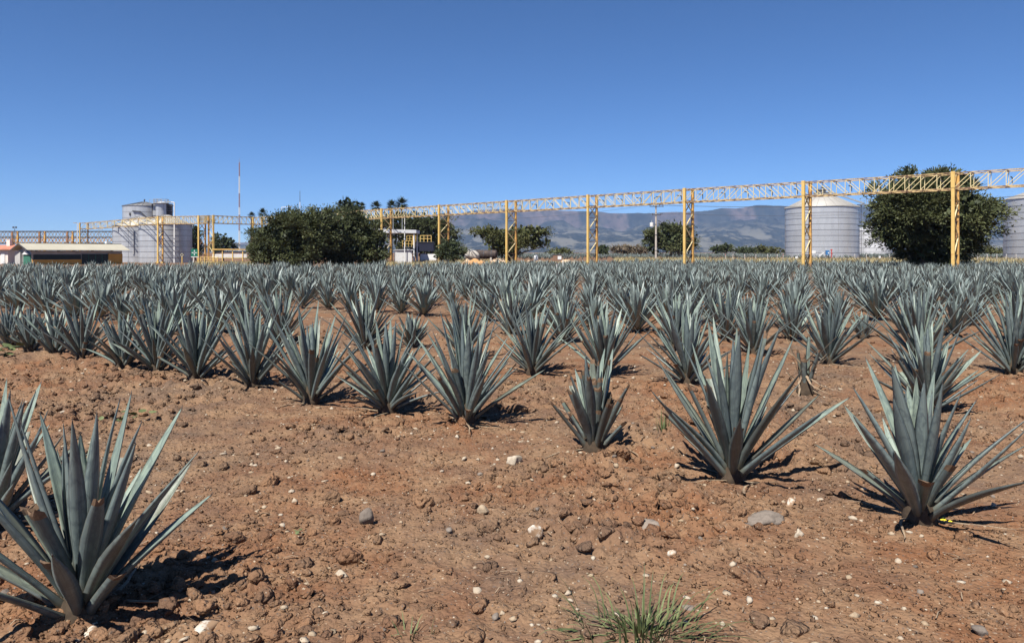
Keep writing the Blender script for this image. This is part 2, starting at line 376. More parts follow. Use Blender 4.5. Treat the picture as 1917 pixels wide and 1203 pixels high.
M['galv_white'] = galv('pale_sheet', (0.60, 0.61, 0.62), 0.5, 0.2)
M['galv_dark'] = galv('weathered_sheet', (0.16, 0.16, 0.165), 0.6, 0.1)

# ------------------------------------------------------------------ ground
def make_ground():
    rr = np.concatenate([[0.25], np.geomspace(0.5, 2.2, 12), np.geomspace(2.2, 17, 370)[1:], np.geomspace(17, 75, 80)[1:], np.geomspace(75, 9400, 60)[1:]])
    dense = np.radians(np.linspace(-42, 42, 540)); coarse = np.radians(np.linspace(42, 318, 56))[1:-1]
    ang = np.concatenate([dense, coarse]); nr, na = len(rr), len(ang)
    Rr, A = np.meshgrid(rr, ang, indexing='ij'); x = Rr * np.sin(A); y = Rr * np.cos(A)
    z = ground(x.ravel(), y.ravel()).reshape(x.shape)
    co = np.stack([x, y, z], -1).reshape(-1, 3)
    i = np.arange(nr - 1)[:, None] * na; k = np.arange(na)[None, :]; k2 = (k + 1) % na
    q = np.stack([i + k, i + k2, i + na + k2, i + na + k], -1).reshape(-1, 4)[:, ::-1]
    co = np.vstack([co, [[0, 0, gz(0, 0)]]]); c = len(co) - 1
    kk = np.arange(na); tri = np.stack([np.full(na, c), (kk + 1) % na, kk], -1)
    me = mesh_np('ground', co, [q, tri], True)
    tag(link('ground', me, M['soil']), kind='structure')
make_ground()

# ------------------------------------------------------------------ mountains
def make_mountains():
    prof = [(-600, 462), (200, 466), (520, 452), (700, 425), (800, 408), (850, 402), (880, 397), (910, 394), (960, 392), (1000, 394), (1040, 395), (1097, 397), (1159, 400.5), (1224, 400), (1258, 398), (1311, 397), (1334, 395), (1350, 391.5), (1373, 392), (1396, 389), (1416, 386), (1476, 387.5), (1560, 389), (1650, 384), (1750, 386), (1830, 384), (1917, 389), (2300, 400), (2900, 430)]
    px = np.linspace(-600, 2900, 900); top = np.interp(px, [p[0] for p in prof], [p[1] for p in prof])
    D0, D1 = 4300.0, 7600.0
    s = np.concatenate([np.linspace(0, 0.80, 60), np.linspace(0.80, 1.0, 42)[1:], [1.06, 1.25]])
    PX, S = np.meshgrid(px, s, indexing='ij')
    depth = D0 + (D1 - D0) * S
    x = (PX - CX) / F_PX * depth
    top = top + 2.4 * fbm(px / 22.0, px * 0, 71, 4)
    Ht = ((HZ - top) / F_PX * D1 + CAM_Z)[:, None]
    # slope profile: gentle foothills, steep upper flank, cliff band at the rim
    t = np.clip(S, 0, 1)
    shape = 0.27 * sstep(0, 0.55, t) + 0.43 * sstep(0.35, 0.94, t) + 0.30 * sstep(0.945, 0.985, t)
    gull = np.abs(fbm(x / 480 + 0.5 * fbm(x / 400, depth / 400, 82, 2), depth / 2400, 77, 5))
    z = Ht * shape + (fbm(x / 420, depth / 420, 90, 5) * 150 - 420 * gull * sstep(0.25, 0.75, t)) * sstep(0.02, 0.3, t) * (1 - sstep(0.93, 0.985, t)) * np.clip(Ht / 420, 0.1, 1)
    z = np.minimum(z, Ht * (0.999 + 0 * t)); z = z + 5.0
    back = S > 1.0; z[back] = (Ht * np.ones_like(S))[back] * np.where(S[back] > 1.1, 0.55, 1.0) + 4
    co = np.stack([x, depth, z], -1).reshape(-1, 3); n = len(s)
    i = np.arange(len(px) - 1)[:, None] * n; k = np.arange(n - 1)[None, :]
    q = np.stack([i + k, i + n + k, i + n + k + 1, i + k + 1], -1).reshape(-1, 4)
    me = mesh_np('mountains', co, [q], True)
    cl = sstep(0.93, 0.955, t) * (1 - sstep(0.985, 0.999, t)) * sstep(-0.10, 0.06, fbm(x / 260, depth / 900, 95, 3)) + 0.0 * S
    at = me.attributes.new('cliff', 'FLOAT', 'POINT'); at.data.foreach_set('value', cl.astype(np.float32).ravel())
    m, t_, b = new_mat('mountain_slopes')
    geo = N(t_, 'ShaderNodeNewGeometry'); pos = geo.outputs['Position']
    mp_ = N(t_, 'ShaderNodeMapping'); t_.links.new(pos, mp_.inputs[0]); mp_.inputs['Scale'].default_value = (1.0, 0.55, 1.6)
    n1 = noise(t_, 0.0048, 8, 0.66, mp_.outputs[0]); n2 = noise(t_, 0.015, 6, 0.7, pos); n3 = noise(t_, 0.05, 4, 0.6, pos)
    c = mixc(t_, ramp(t_, n2, [(0.4, 0.0), (0.65, 1.0)]), (0.014, 0.018, 0.013), (0.042, 0.042, 0.030))
    c = mixc(t_, ramp(t_, n3, [(0.5, 0.0), (0.75, 0.5)]), c, (0.012, 0.015, 0.011))
    sp = N(t_, 'ShaderNodeSeparateXYZ'); t_.links.new(pos, sp.inputs[0])
    low = ramp(t_, sp.outputs[2], [(0.0, 1.0), (1.0, 1.0)])
    mr = N(t_, 'ShaderNodeMapRange'); t_.links.new(sp.outputs[2], mr.inputs[0]); mr.inputs[1].default_value = 150; mr.inputs[2].default_value = 360; mr.inputs[3].default_value = 1; mr.inputs[4].default_value = 0
    mul = N(t_, 'ShaderNodeMath', operation='MULTIPLY'); t_.links.new(mr.outputs[0], mul.inputs[0]); t_.links.new(ramp(t_, n1, [(0.49, 0.0), (0.56, 0.9)]), mul.inputs[1])
    c = mixc(t_, mul.outputs[0], c, (0.135, 0.125, 0.095))     # dry cleared fields on the lower slopes
    sn = N(t_, 'ShaderNodeSeparateXYZ'); t_.links.new(geo.outputs['True Normal'], sn.inputs[0])
    ca_ = N(t_, 'ShaderNodeAttribute', attribute_name='cliff'); steep = ca_.outputs['Fac']
    ml2 = N(t_, 'ShaderNodeMath', operation='MULTIPLY'); t_.links.new(steep, ml2.inputs[0]); t_.links.new(ramp(t_, n2, [(0.38, 0.25), (0.62, 1.0)]), ml2.inputs[1])
    c = mixc(t_, ml2.outputs[0], c, (0.115, 0.086, 0.076))   # reddish rock cliffs
    t_.links.new(c, b.inputs['Base Color']); b.inputs['Roughness'].default_value = 1; b.inputs['Specular IOR Level'].default_value = 0
    tag(link('mountains', me, m), kind='structure')
make_mountains()

# ------------------------------------------------------------------ agaves
SP = 1.02; PITCH = 2.9; UV_ = np.array([-0.787, 0.617]); NV = np.array([0.617, 0.787])
def leaf_profile(t):
    return np.where(t < 0.5, 0.60 + 0.40 * np.sin(np.clip(t / 0.5, 0, 1) * math.pi / 2), 1 - np.clip((t - 0.5) / 0.5, 0, 1) ** 1.5)
def leaf_mesh(name, width, bend, cutat=None, twist=0.0, rings=10, gut=0.17, seed=0):
    """one stiff channelled leaf, length 1 along +Y, upper face +Z"""
    r = np.random.default_rng(seed)
    tmax = cutat or 0.975
    ts = np.concatenate([[0, 0.04], np.linspace(0.12, tmax, rings - 2)])
    if cutat: ts = np.concatenate([ts[:-1], [tmax - 0.045, tmax]])
    v = []; uv = []
    us = [-1, -0.5, 0, 0.5, 1, 0.55, 0, -0.55]
    for t in ts:
        wd = width / 2 * float(leaf_profile(np.array(t))) * (1 + 0.03 * math.sin(9 * t + seed))
        th = 0.017 * (1 - t) ** 0.8 + 0.0025 + 0.016 * max(0, 0.15 - t) / 0.15
        a = twist * t
        for k, u in enumerate(us):
            zz = gut * wd * 2 * u * u * (1 - 0.3 * t) if k < 5 else gut * wd * 1.5 * u * u - th * (1 - 0.55 * u * u)
            x = u * wd; xx = x * math.cos(a) - zz * math.sin(a); z2 = x * math.sin(a) + zz * math.cos(a)
            jit = (r.random() - 0.5) * 0.05 if (cutat and t == ts[-1]) else 0
            v.append((xx, t + jit, z2 + bend * t * t)); uv.append((u / 2 + 0.5, t))
    n = len(us); f = []; mi = []
    for i in range(len(ts) - 1):
        for k in range(n):
            k2 = (k + 1) % n; f.append((i * n + k, i * n + k2, (i + 1) * n + k2, (i + 1) * n + k)); mi.append(1 if cutat and i == len(ts) - 2 else (0 if k < 4 else 2))
    last = (len(ts) - 1) * n
    if cutat: f.append(tuple(last + k for k in range(n))); mi.append(1)
    else:
        v.append((0, 1.0, bend + 0.003)); uv.append((0.5, 1.0)); tip = len(v) - 1
        for k in range(n): f.append((last + k, last + (k + 1) % n, tip)); mi.append(0 if k < 4 else 2)
    me = bpy.data.meshes.new(name); me.from_pydata(v, [], f); me.update()
    lay = me.uv_layers.new(name='UVMap'); li = np.empty(len(me.loops), np.int32); me.loops.foreach_get('vertex_index', li)
    lay.data.foreach_set('uv', np.array(uv, np.float32)[li].ravel())
    me.polygons.foreach_set('material_index', mi); me.polygons.foreach_set('use_smooth', [m != 1 for m in mi])
    me.materials.append(M['leaf']); me.materials.append(M['cut']); me.materials.append(M['leaf_under'])
    return me
LEAF_OK = [leaf_mesh('leaf', w_, b_, None, tw, seed=k) for k, (w_, b_, tw) in enumerate([(0.078, 0.00, 0.0), (0.070, -0.05, 0.3), (0.086, 0.03, -0.2), (0.068, 0.06, 0.0), (0.076, -0.06, 0.35), (0.090, -0.02, -0.35), (0.060, 0.02, 0.45), (0.072, -0.07, 0.1), (0.082, 0.045, 0.2)])]
LEAF_CUT = [leaf_mesh('cut_leaf', w_, b_, c_, 0.1, rings=7, seed=20 + k) for k, (w_, b_, c_) in enumerate([(0.084, 0.0, 0.55), (0.076, 0.03, 0.70), (0.080, -0.03, 0.42), (0.088, 0.0, 0.82)])]
def dry_mesh(seed):
    r = np.random.default_rng(seed); n = 9; v = []; f = []
    p = np.array([0., 0., 0.02]); a = 0.0; pitch = r.uniform(-0.05, 0.25)
    for i in range(n):
        t = i / (n - 1); wd = 0.013 * (1 - t) ** 0.6 + 0.002
        s = np.array([math.cos(a), -math.sin(a), 0.35 * math.sin(5 * t + seed)])
        v += [tuple(p - s * wd), tuple(p + np.array([0, 0, 0.008])), tuple(p + s * wd)]
        p = p + np.array([math.sin(a), math.cos(a), pitch]) * (1.0 / n); a += r.uniform(-0.25, 0.25); pitch -= r.uniform(0.0, 0.10)
        p[2] = max(p[2], 0.012)
    for i in range(n - 1):
        for k in range(2): f.append((i * 3 + k, i * 3 + k + 1, i * 3 + k + 4, i * 3 + k + 3))
    me = bpy.data.meshes.new('dry_leaf'); me.from_pydata(v, [], f); me.update(); me.materials.append(M['dry'])
    me.polygons.foreach_set('use_smooth', [True] * len(f)); return me
DRY = [dry_mesh(k) for k in range(6)]
_st = MB().lathe([(0.0, -0.06), (0.085, -0.05), (0.10, 0.03), (0.085, 0.10), (0.06, 0.20), (0.02, 0.27), (0.0, 0.28)], 14)
STEM = _st.mesh('stem'); STEM.materials.append(M['stem'])

def rosette(r, n, H, spread, ncut):
    """yield (azimuth, inclination, length, base radius, base height, is_cut, is_old) for each leaf"""
    out = []; a = r.uniform(0, 6.28); cuts = set()
    pool = list(range(0 if ncut > n * 0.6 else int(n * 0.30), n)); r.shuffle(pool); cuts = set(pool[:ncut])
    for i in range(n):
        f = i / (n - 1); a += 2.39996 + r.uniform(-0.15, 0.15)
        th = R(3) + (R(spread) - R(3)) * f ** 0.85 + r.uniform(-0.07, 0.07)
        L = H * (0.90 - 0.10 * f) * r.uniform(0.74, 1.08) * (0.80 + 0.20 * min(1, f * 4))
        out.append((a, max(0.02, th), L, 0.018 + 0.05 * f, 0.20 * (1 - f) * min(1, H) + 0.045, i in cuts, f > 0.55 and r.random() < 0.45))
    return out
def leaf_matrix(a, th, L, br, bh, widthf=1.0):
    d = Vector((math.sin(th) * math.cos(a), math.sin(th) * math.sin(a), math.cos(th)))
    n = Vector((-math.cos(th) * math.cos(a), -math.cos(th) * math.sin(a), math.sin(th)))
    x = d.cross(n).normalized()
    m = Matrix((x, d, n)).transposed().to_4x4()
    s = Matrix.Diagonal((widthf, L, 1.0, 1.0))
    return Matrix.Translation((br * math.cos(a), br * math.sin(a), bh)) @ m @ s

def hero_agave(x, y, H, seed, label, n=34, spread=58, ncut=5, dry=5, widthf=1.0, rz=0.0, group='agave plants near the front of the field', lean=0.0):
    r = random.Random(seed)
    spread -= 3; rz = r.uniform(0, 6.28)
    o = empty('agave_plant', (x, y, gz0(x, y) + 0.005), rz, label, 'agave', group)
    link('stem', STEM, None, o)
    for (a, th, L, br, bh, cut, old) in rosette(r, int(n * 1.2), H, spread, ncut + 2):
        me = r.choice(LEAF_CUT) if cut else r.choice(LEAF_OK)
        lf = link('leaf', me, None, o); wf = widthf * r.uniform(0.85, 1.12)
        mm = leaf_matrix(a, th, L * (1.05 if cut else 1.0), br, bh, wf); lf.matrix_basis = mm
        lf['old'] = float(r.uniform(0.35, 0.9) if old else (r.uniform(0.35, 0.9) if cut else r.uniform(0, 0.12)))
    for k in range(dry):
        a = 6.28 * (k + r.uniform(0, .8)) / max(dry, 1); d = link('dry_leaf', r.choice(DRY), None, o); s = r.uniform(0.22, 0.55)
        d.location = (0.05 * math.cos(a), 0.05 * math.sin(a), 0.015); d.rotation_euler = (0, 0, a - math.pi / 2); d.scale = (1.0, s, s * 0.8)
    return o

def simple_leaf(width, bend, rings, gut=0.22, cut=None):
    ts = np.linspace(0, cut or 1.0, rings); v = []; uv = []
    for t in ts:
        wd = max(0.0012, width / 2 * float(leaf_profile(np.array(t))))
        for u in (-1, 0, 1): v.append((u * wd, t, gut * wd * 2 * u * u + bend * t * t)); uv.append((u / 2 + 0.5, t))
    f = [(i * 3 + k, i * 3 + k + 1, i * 3 + k + 4, i * 3 + k + 3) for i in range(rings - 1) for k in range(2)]
    return np.array(v), np.array(uv), np.array(f)
def plant_arrays(seed, n, H, spread, rings, width):
    r = random.Random(seed); co = []; uvs = []; fs = []; rn = []; off = 0
    for (a, th, L, br, bh, cut, old) in rosette(r, n, H, spread, max(1, n // 9)):
        v, uv, f = simple_leaf(width * r.uniform(0.85, 1.15), r.choice([0, -0.05, 0.03, -0.08]), rings, cut=r.uniform(0.5, 0.8) if cut else None)
        m = np.array(leaf_matrix(a, th, L, br, bh)); v4 = np.c_[v, np.ones(len(v))] @ m.T
        co.append(v4[:, :3]); uvs.append(uv); fs.append(f + off); off += len(v); rn.append(np.full(len(v), r.random()))
    return np.vstack(co), np.vstack(uvs), np.vstack(fs), np.concatenate(rn)
def mesh_uv(name, co, uv, f, rn, mat, smooth=True):
    me = mesh_np(name, co, [f], smooth)
    li = np.empty(len(me.loops), np.int32); me.loops.foreach_get('vertex_index', li)
    if uv is not None:
        lay = me.uv_layers.new(name='UVMap'); lay.data.foreach_set('uv', uv[li].astype(np.float32).ravel())
    if rn is not None:
        at = me.attributes.new('rnd', 'FLOAT', 'POINT'); at.data.foreach_set('value', rn.astype(np.float32))
    me.materials.append(mat); return me

ORD = ['zeroth', 'first', 'second', 'third', 'fourth', 'fifth', 'sixth', 'seventh', 'eighth', 'ninth', 'tenth', 'eleventh', 'twelfth', 'thirteenth', 'fourteenth', 'fifteenth', 'sixteenth', 'seventeenth', 'eighteenth', 'nineteenth', 'twentieth']
def ordinal(n):
    if n <= 20: return ORD[n]
    tens = {2: 'twenty', 3: 'thirty', 4: 'forty', 5: 'fifty', 6: 'sixty'}; te = {2: 'twentieth', 3: 'thirtieth', 4: 'fortieth', 5: 'fiftieth', 6: 'sixtieth'}
    return te[n // 10] if n % 10 == 0 else tens[n // 10] + '-' + ORD[n % 10]

# (base px, base py, top py, leaves, spread, cut leaves, label) read off the photograph
HERO = [
 (152, 1166, 775, 30, 58, 5, 'large blue agave in the near left corner with a long shadow'),
 (-12, 985, 735, 30, 58, 3, 'agave cut off by the left edge, behind the corner agave'),
 (1722, 988, 712, 28, 60, 3, 'wide open agave at lower right with dry curled leaves and a yellow petal'),
 (1370, 908, 618, 34, 56, 9, 'tall agave with bright upright centre leaves, second from right in front row'),
 (1112, 848, 682, 30, 46, 29, 'stunted agave with its leaves cut short in the front row'),
 (872, 798, 606, 40, 57, 6, 'bushy agave just left of the stunted cut one'),
 (725, 774, 608, 36, 66, 4, 'second agave left of the stunted cut one in the front row'),
 (582, 757, 572, 32, 58, 4, 'third agave left of the stunted cut one in the front row'),
 (473, 730, 566, 32, 57, 4, 'fourth agave left of the stunted cut one in the front row'),
 (368, 718, 572, 34, 60, 4, None), (293, 702, 562, 36, 64, 4, None), (230, 694, 590, 30, 60, 3, None),
 (154, 679, 572, 32, 58, 4, None), (103, 669, 574, 32, 55, 3, None), (56, 660, 578, 30, 55, 3, None), (18, 653, 572, 30, 52, 3, None),
 (1736, 773, 612, 38, 62, 4, 'dense agave directly behind the wide open one at lower right'),
 (1287, 720, 572, 30, 66, 3, 'agave with a long leaf reaching low left, behind the tall bright one'),
 (1130, 704, 566, 36, 56, 4, 'agave standing directly behind the stunted cut one'),
 (997, 699, 566, 38, 60, 3, 'full agave on pale pebbles, beside the one behind the stunted agave'),
 (868, 672, 560, 36, 55, 3, None), (770, 654, 592, 30, 58, 4, None), (684, 657, 540, 34, 60, 4, None), (525, 651, 536, 32, 56, 4, None),
 (1551, 682, 560, 36, 60, 3, 'agave behind the withered one, opening in a neat fan'),
 (1722, 687, 524, 34, 58, 5, 'tallest agave rising behind the dense one at lower right'),
 (1897, 703, 552, 38, 60, 4, 'bushy agave near the right edge with a dark middle leaf'),
 (1410, 665, 552, 36, 60, 3, None), (1266, 656, 534, 36, 58, 3, None), (1054, 643, 550, 32, 56, 4, None), (957, 630, 532, 34, 54, 3, None),
 (1482, 637, 552, 32, 56, 3, None), (1616, 633, 586, 24, 60, 3, 'small low agave between two alleys right of centre'),
]
plants = []      # every plant: x, y, H, row, hero index or None
for k, (px, py, ty, n, sp_, nc, lab) in enumerate(HERO):
    z = base_depth(py); plants.append([X(px, z), z, (py - ty) / F_PX * z * 1.0, None, k])
r0 = 5.09
def row_of(x, y): return int(round((x * NV[0] + y * NV[1] - r0) / PITCH)) + 1      # 1 = the front diagonal row
DEAD = (1507, 740); dz = base_depth(DEAD[1]); dead_xy = (X(DEAD[0], dz), dz)
def field_end(px, y):
    if y < np.interp(px, [-200, 600, 750, 950, 1200, 1500, 2200], [66, 68, 70, 84, 98, 90, 78]): return True
    return 132 < y < 265 and px > 850            # a second plot far behind the low wall
tower_px = []
fr = np.random.default_rng(11)
for row in range(2, 100):
    o = np.array([2.49, 4.52]) + (NV * PITCH + UV_ * 0.847) * (row - 1)
    for k in range(-120, 220):
        p = o + UV_ * SP * k + fr.normal(0, 0.085, 2)
        x, y = p
        if y < 4 or y > 265: continue
        px = CX + F_PX * x / y
        if not (-140 < px < 2060): continue
        if row <= 3 and px > 500: continue
        if row == 4 and y < 15.5 and px > 1400: continue
        if not field_end(px, y): continue
        if min((x - q[0]) ** 2 + (y - q[1]) ** 2 for q in plants[:len(HERO)]) < 0.95 ** 2: continue
        if y < 70 and fr.random() < 0.035: continue
        if y > 125 and fr.random() < 0.5: continue
        H = float(np.clip(fr.normal(0.93, 0.13), 0.6, 1.25)) * (0.66 if fr.random() < 0.08 else 1)
        plants.append([x, y, H, row, None])

# rows are counted from the front diagonal row, plants in a row from its right-hand end in view
for q in plants: q[3] = row_of(q[0], q[1]) if q[4] is not None else q[3]
byrow = {}
for q in plants:
    px = CX + F_PX * q[0] / q[1]
    if -10 <= px <= 1925: byrow.setdefault(q[3], []).append(q)
order = {}
for rw, lst in byrow.items():
    lst.sort(key=lambda q: -(q[0] * -UV_[0] + q[1] * -UV_[1]))
    for i, q in enumerate(lst): order[id(q)] = (rw, i + 1)
def auto_label(q):
    rw, i = order.get(id(q), (q[3], 0))
    nm = {1: 'front diagonal row', 2: 'second diagonal row', 3: 'third diagonal row'}.get(rw, ordinal(max(rw, 1)) + ' diagonal row from the front')
    px = CX + F_PX * q[0] / q[1]
    if i == 0: return 'agave cut by the %s edge in the %s' % ('left' if px < 900 else 'right', nm)
    return 'blue agave, %s from the right end of the %s' % (ordinal(i), nm)

LEAFY = 14.2
N_IND = 298
vis = sorted(range(len(plants)), key=lambda i: (plants[i][4] is None, plants[i][1]))
inview = [i for i in vis if -20 <= CX + F_PX * plants[i][0] / plants[i][1] <= 1935]
individual = set(inview[:N_IND]) | set(range(len(HERO)))
SIMPLE = [mesh_uv('agave_plant', *plant_arrays(100 + k, 50 if k % 3 else 42, 1.0, 52 + 2 * (k % 5), 6, 0.066), M['leaf_far']) for k in range(9)]
ri = random.Random(5)
rest = []
for i, q in enumerate(plants):
    x, y, H, rw, hk = q
    if hk is not None:
        px, py, ty, n, sp_, nc, lab = HERO[hk]
        hero_agave(x, y, H * (1.03 if hk != 4 else 1.18), 300 + hk, lab or auto_label(q), n, sp_, nc, 4 if y < 9 else 2, 0.98 if hk in (0, 2, 3) else 0.92)
    elif i in individual and y < LEAFY:
        hero_agave(x, y, H, 500 + i, auto_label(q), 32, 55 + ri.uniform(0, 6), 3, 2, group='agave plants near the front of the field')
    elif i in individual:
        o = link('agave_plant', SIMPLE[i % 9], None, None); o.location = (x, y, gz0(x, y)); o.rotation_euler = (ri.gauss(0, .07), ri.gauss(0, .07), ri.uniform(0, 6.28)); o.scale = (H * ri.uniform(1.05, 1.28), H * ri.uniform(1.05, 1.28), H)
        tag(o, auto_label(q), 'agave', 'agave plants in the crowded rows of the field')
    else: rest.append(q)
# the far plants beyond counting
LOW = [plant_arrays(200 + k, 30, 1.0, 52 + 3 * (k % 4), 3, 0.072) for k in range(8)]
VLOW = [plant_arrays(220 + k, 14, 1.0, 54, 3, 0.125) for k in range(6)]
co, uv, fs, rn = [], [], [], []; off = 0
for q in rest:
    x, y, H = q[:3]; v, u, f, r_ = (LOW if y < 75 else VLOW)[ri.randrange(6)]
    a = ri.uniform(0, 6.28); ca, sa = math.cos(a), math.sin(a); s = H * ri.uniform(1.0, 1.25)
    vv = np.stack([(v[:, 0] * ca - v[:, 1] * sa) * s + x, (v[:, 0] * sa + v[:, 1] * ca) * s + y, v[:, 2] * H + gz0(x, y)], -1)
    co.append(vv); uv.append(u); fs.append(f + off); rn.append(np.mod(r_ + ri.random(), 1)); off += len(vv)
tag(link('agave_field', mesh_uv('agave_field', np.vstack(co), np.vstack(uv), np.vstack(fs), np.concatenate(rn), M['leaf_far']), None), 'distant mass of blue agaves covering the far field', 'agave field', kind='stuff')

# the withered plant
r = random.Random(3)
dead = empty('withered_agave', (*dead_xy, gz0(*dead_xy)), 0, 'withered brown agave with one upright grey leaf and hanging dead leaves', 'agave')
link('stem', STEM, None, dead)
for k, (a, th, L, me) in enumerate([(0.3, 0.05, 0.80, LEAF_CUT[3]), (2.4, 0.16, 0.66, LEAF_CUT[1]), (4.2, 0.22, 0.70, LEAF_CUT[0]), (5.4, 0.3, 0.62, LEAF_CUT[3])]):
    lf = link('leaf', me, None, dead); lf.matrix_basis = leaf_matrix(a, th, L, 0.03, 0.05, 0.9); lf['old'] = 0.15 if k == 0 else 0.9
for k in range(16):
    a = r.uniform(0, 6.28); d = link('dry_leaf', DRY[k % 6], None, dead); s = r.uniform(0.3, 0.55)
    d.location = (0.04 * math.cos(a), 0.04 * math.sin(a), r.uniform(0.05, 0.3)); d.rotation_euler = (r.uniform(0.5, 1.5) * (1 if k % 3 else -0.7), 0, a - math.pi / 2); d.scale = (1, s, s)

# ------------------------------------------------------------------ loose soil: clods, pebbles, stones
def ico(sub, seed, amp=0.22, ang=True):
    bm = bmesh.new(); bmesh.ops.create_icosphere(bm, subdivisions=sub, radius=1.0)
    v = np.array([p.co[:] for p in bm.verts]); f = np.array([[q.index for q in g.verts] for g in bm.faces]); bm.free()
    r = np.random.default_rng(seed)
    d = np.ones(len(v))
    for k in range(6):
        ax = r.normal(size=3); ax /= np.linalg.norm(ax); d += amp * 0.5 * np.sin((v @ ax) * r.uniform(1.5, 5) + r.uniform(0, 6))
    if sub > 1:
        for k in range(10):
            ax = r.normal(size=3); ax /= np.linalg.norm(ax); d += amp * 0.16 * np.abs(np.sin((v @ ax) * r.uniform(6, 14) + r.uniform(0, 6)))
    if ang:
        for k in range(5):
            ax = r.normal(size=3); ax /= np.linalg.norm(ax); c = r.uniform(0.6, 0.85); s = (v * d[:, None]) @ ax; d = np.where(s > c, d * c / s, d)
    return v * d[:, None], f
def scatter(name, label, cat, mat, xs, ys, sizes, variants, seed, flat=(0.55, 0.9), sink=0.25, smooth=True):
    r = np.random.default_rng(seed); co, fs, rn = [], [], []; off = 0
    hz = ground(xs, ys)
    for x, y, s, h in zip(xs, ys, sizes, hz):
        v, f = variants[r.integers(len(variants))]
        a = r.uniform(0, 6.28); ca, sa = math.cos(a), math.sin(a)
        sx, sy, sz = s * r.uniform(0.8, 1.25), s * r.uniform(0.7, 1.1), s * r.uniform(*flat)
        q = v * (sx, sy, sz); t = r.uniform(-0.4, 0.4); q = np.stack([q[:, 0], q[:, 1] * math.cos(t) - q[:, 2] * math.sin(t), q[:, 1] * math.sin(t) + q[:, 2] * math.cos(t)], -1)
        co.append(np.stack([q[:, 0] * ca - q[:, 1] * sa + x, q[:, 0] * sa + q[:, 1] * ca + y, q[:, 2] + h + sz * (1 - 2 * sink) * 0.5], -1))
        fs.append(f + off); off += len(v); rn.append(np.full(len(v), r.random()))
    tag(link(name, mesh_uv(name, np.vstack(co), None, np.vstack(fs), np.concatenate(rn), mat, smooth)), label, cat, kind='stuff')
def sample_front(n, y0, y1, seed, power=1.0, mask=None):
    r = np.random.default_rng(seed); t = r.random(n) ** power; y = y0 * (y1 / y0) ** t
    x = (r.random(n) * 2 - 1) * 0.74 * y
    if mask is not None:
        k = r.random(n) < mask(x, y); x, y = x[k], y[k]
    return x, y
def octa(seed):
    r = np.random.default_rng(seed); v = np.array([(1, 0, 0), (-1, 0, 0), (0, 1, 0), (0, -1, 0), (0, 0, 1), (0, 0, -1)], float) * r.uniform(0.7, 1.25, (6, 1)) + r.normal(0, 0.22, (6, 3))
    return v, np.array([(0, 2, 4), (2, 1, 4), (1, 3, 4), (3, 0, 4), (2, 0, 5), (1, 2, 5), (3, 1, 5), (0, 3, 5)])
V8 = [octa(k) for k in range(12)]
V20 = [ico(1, k, 0.25) for k in range(6)]; V80 = [ico(2, 10 + k, 0.28) for k in range(8)]; V320 = [ico(3, 20 + k, 0.28) for k in range(4)]
rs = np.random.default_rng(77)
xs, ys = sample_front(17000, 2.6, 15, 1, 0.9, lambda x, y: (rough(x, y) ** 1.5 + 0.04) * (0.15 + 0.85 * sstep(-0.08, 0.10, fbm(x * 1.3, y * 1.3, 123, 3))))
scatter('soil_clods', 'brown lumps of turned soil strewn over the foreground', 'soil clods', M['clodsoil'], xs, ys, 0.010 + 0.036 * rs.random(len(xs)) ** 2.2, V80, 2, sink=0.3, smooth=False)
xs, ys = sample_front(620, 2.9, 11, 3, 0.9, lambda x, y: rough(x, y) ** 2 * 0.9 + 0.02)
scatter('soil_clods', 'large brown soil clods among the smaller lumps', 'soil clods', M['clodsoil'], xs, ys, 0.030 + 0.045 * rs.random(len(xs)) ** 2, V320, 4, sink=0.42)
xs, ys = sample_front(56000, 2.5, 11, 5, 0.8, lambda x, y: 0.35 + 0.65 * sstep(-0.15, 0.12, fbm(x * 0.8, y * 0.8, 140, 3)))
scatter('soil_crumbs', 'small crumbs of brown soil covering the ground', 'soil crumbs', M['clodsoil'], xs, ys, 0.004 + 0.013 * rs.random(len(xs)) ** 2.4, V8, 6, smooth=False)
def pale_mask(x, y):
    d = np.abs(np.mod((x * NV[0] + y * NV[1] - r0 + PITCH / 2), PITCH) - PITCH / 2)
    return 0.25 + 0.75 * np.exp(-(d / 0.7) ** 2) * sstep(5, 7, y)
xs, ys = sample_front(10500, 2.6, 26, 7, 0.95, pale_mask)
scatter('pale_pebbles', 'cream and white pebbles scattered over the brown soil', 'pebbles', M['pale'], xs, ys, 0.0025 + 0.026 * rs.random(len(xs)) ** 5 + 0.0009 * ys, V20, 8, sink=0.35, smooth=False, flat=(0.35, 0.7))
xs, ys = sample_front(220, 2.6, 12, 9, 0.9)
scatter('grey_pebbles', 'dark grey pebbles scattered over the brown soil', 'pebbles', M['greystone'], xs, ys, 0.006 + 0.018 * rs.random(len(xs)) ** 3, V80, 10, sink=0.3)
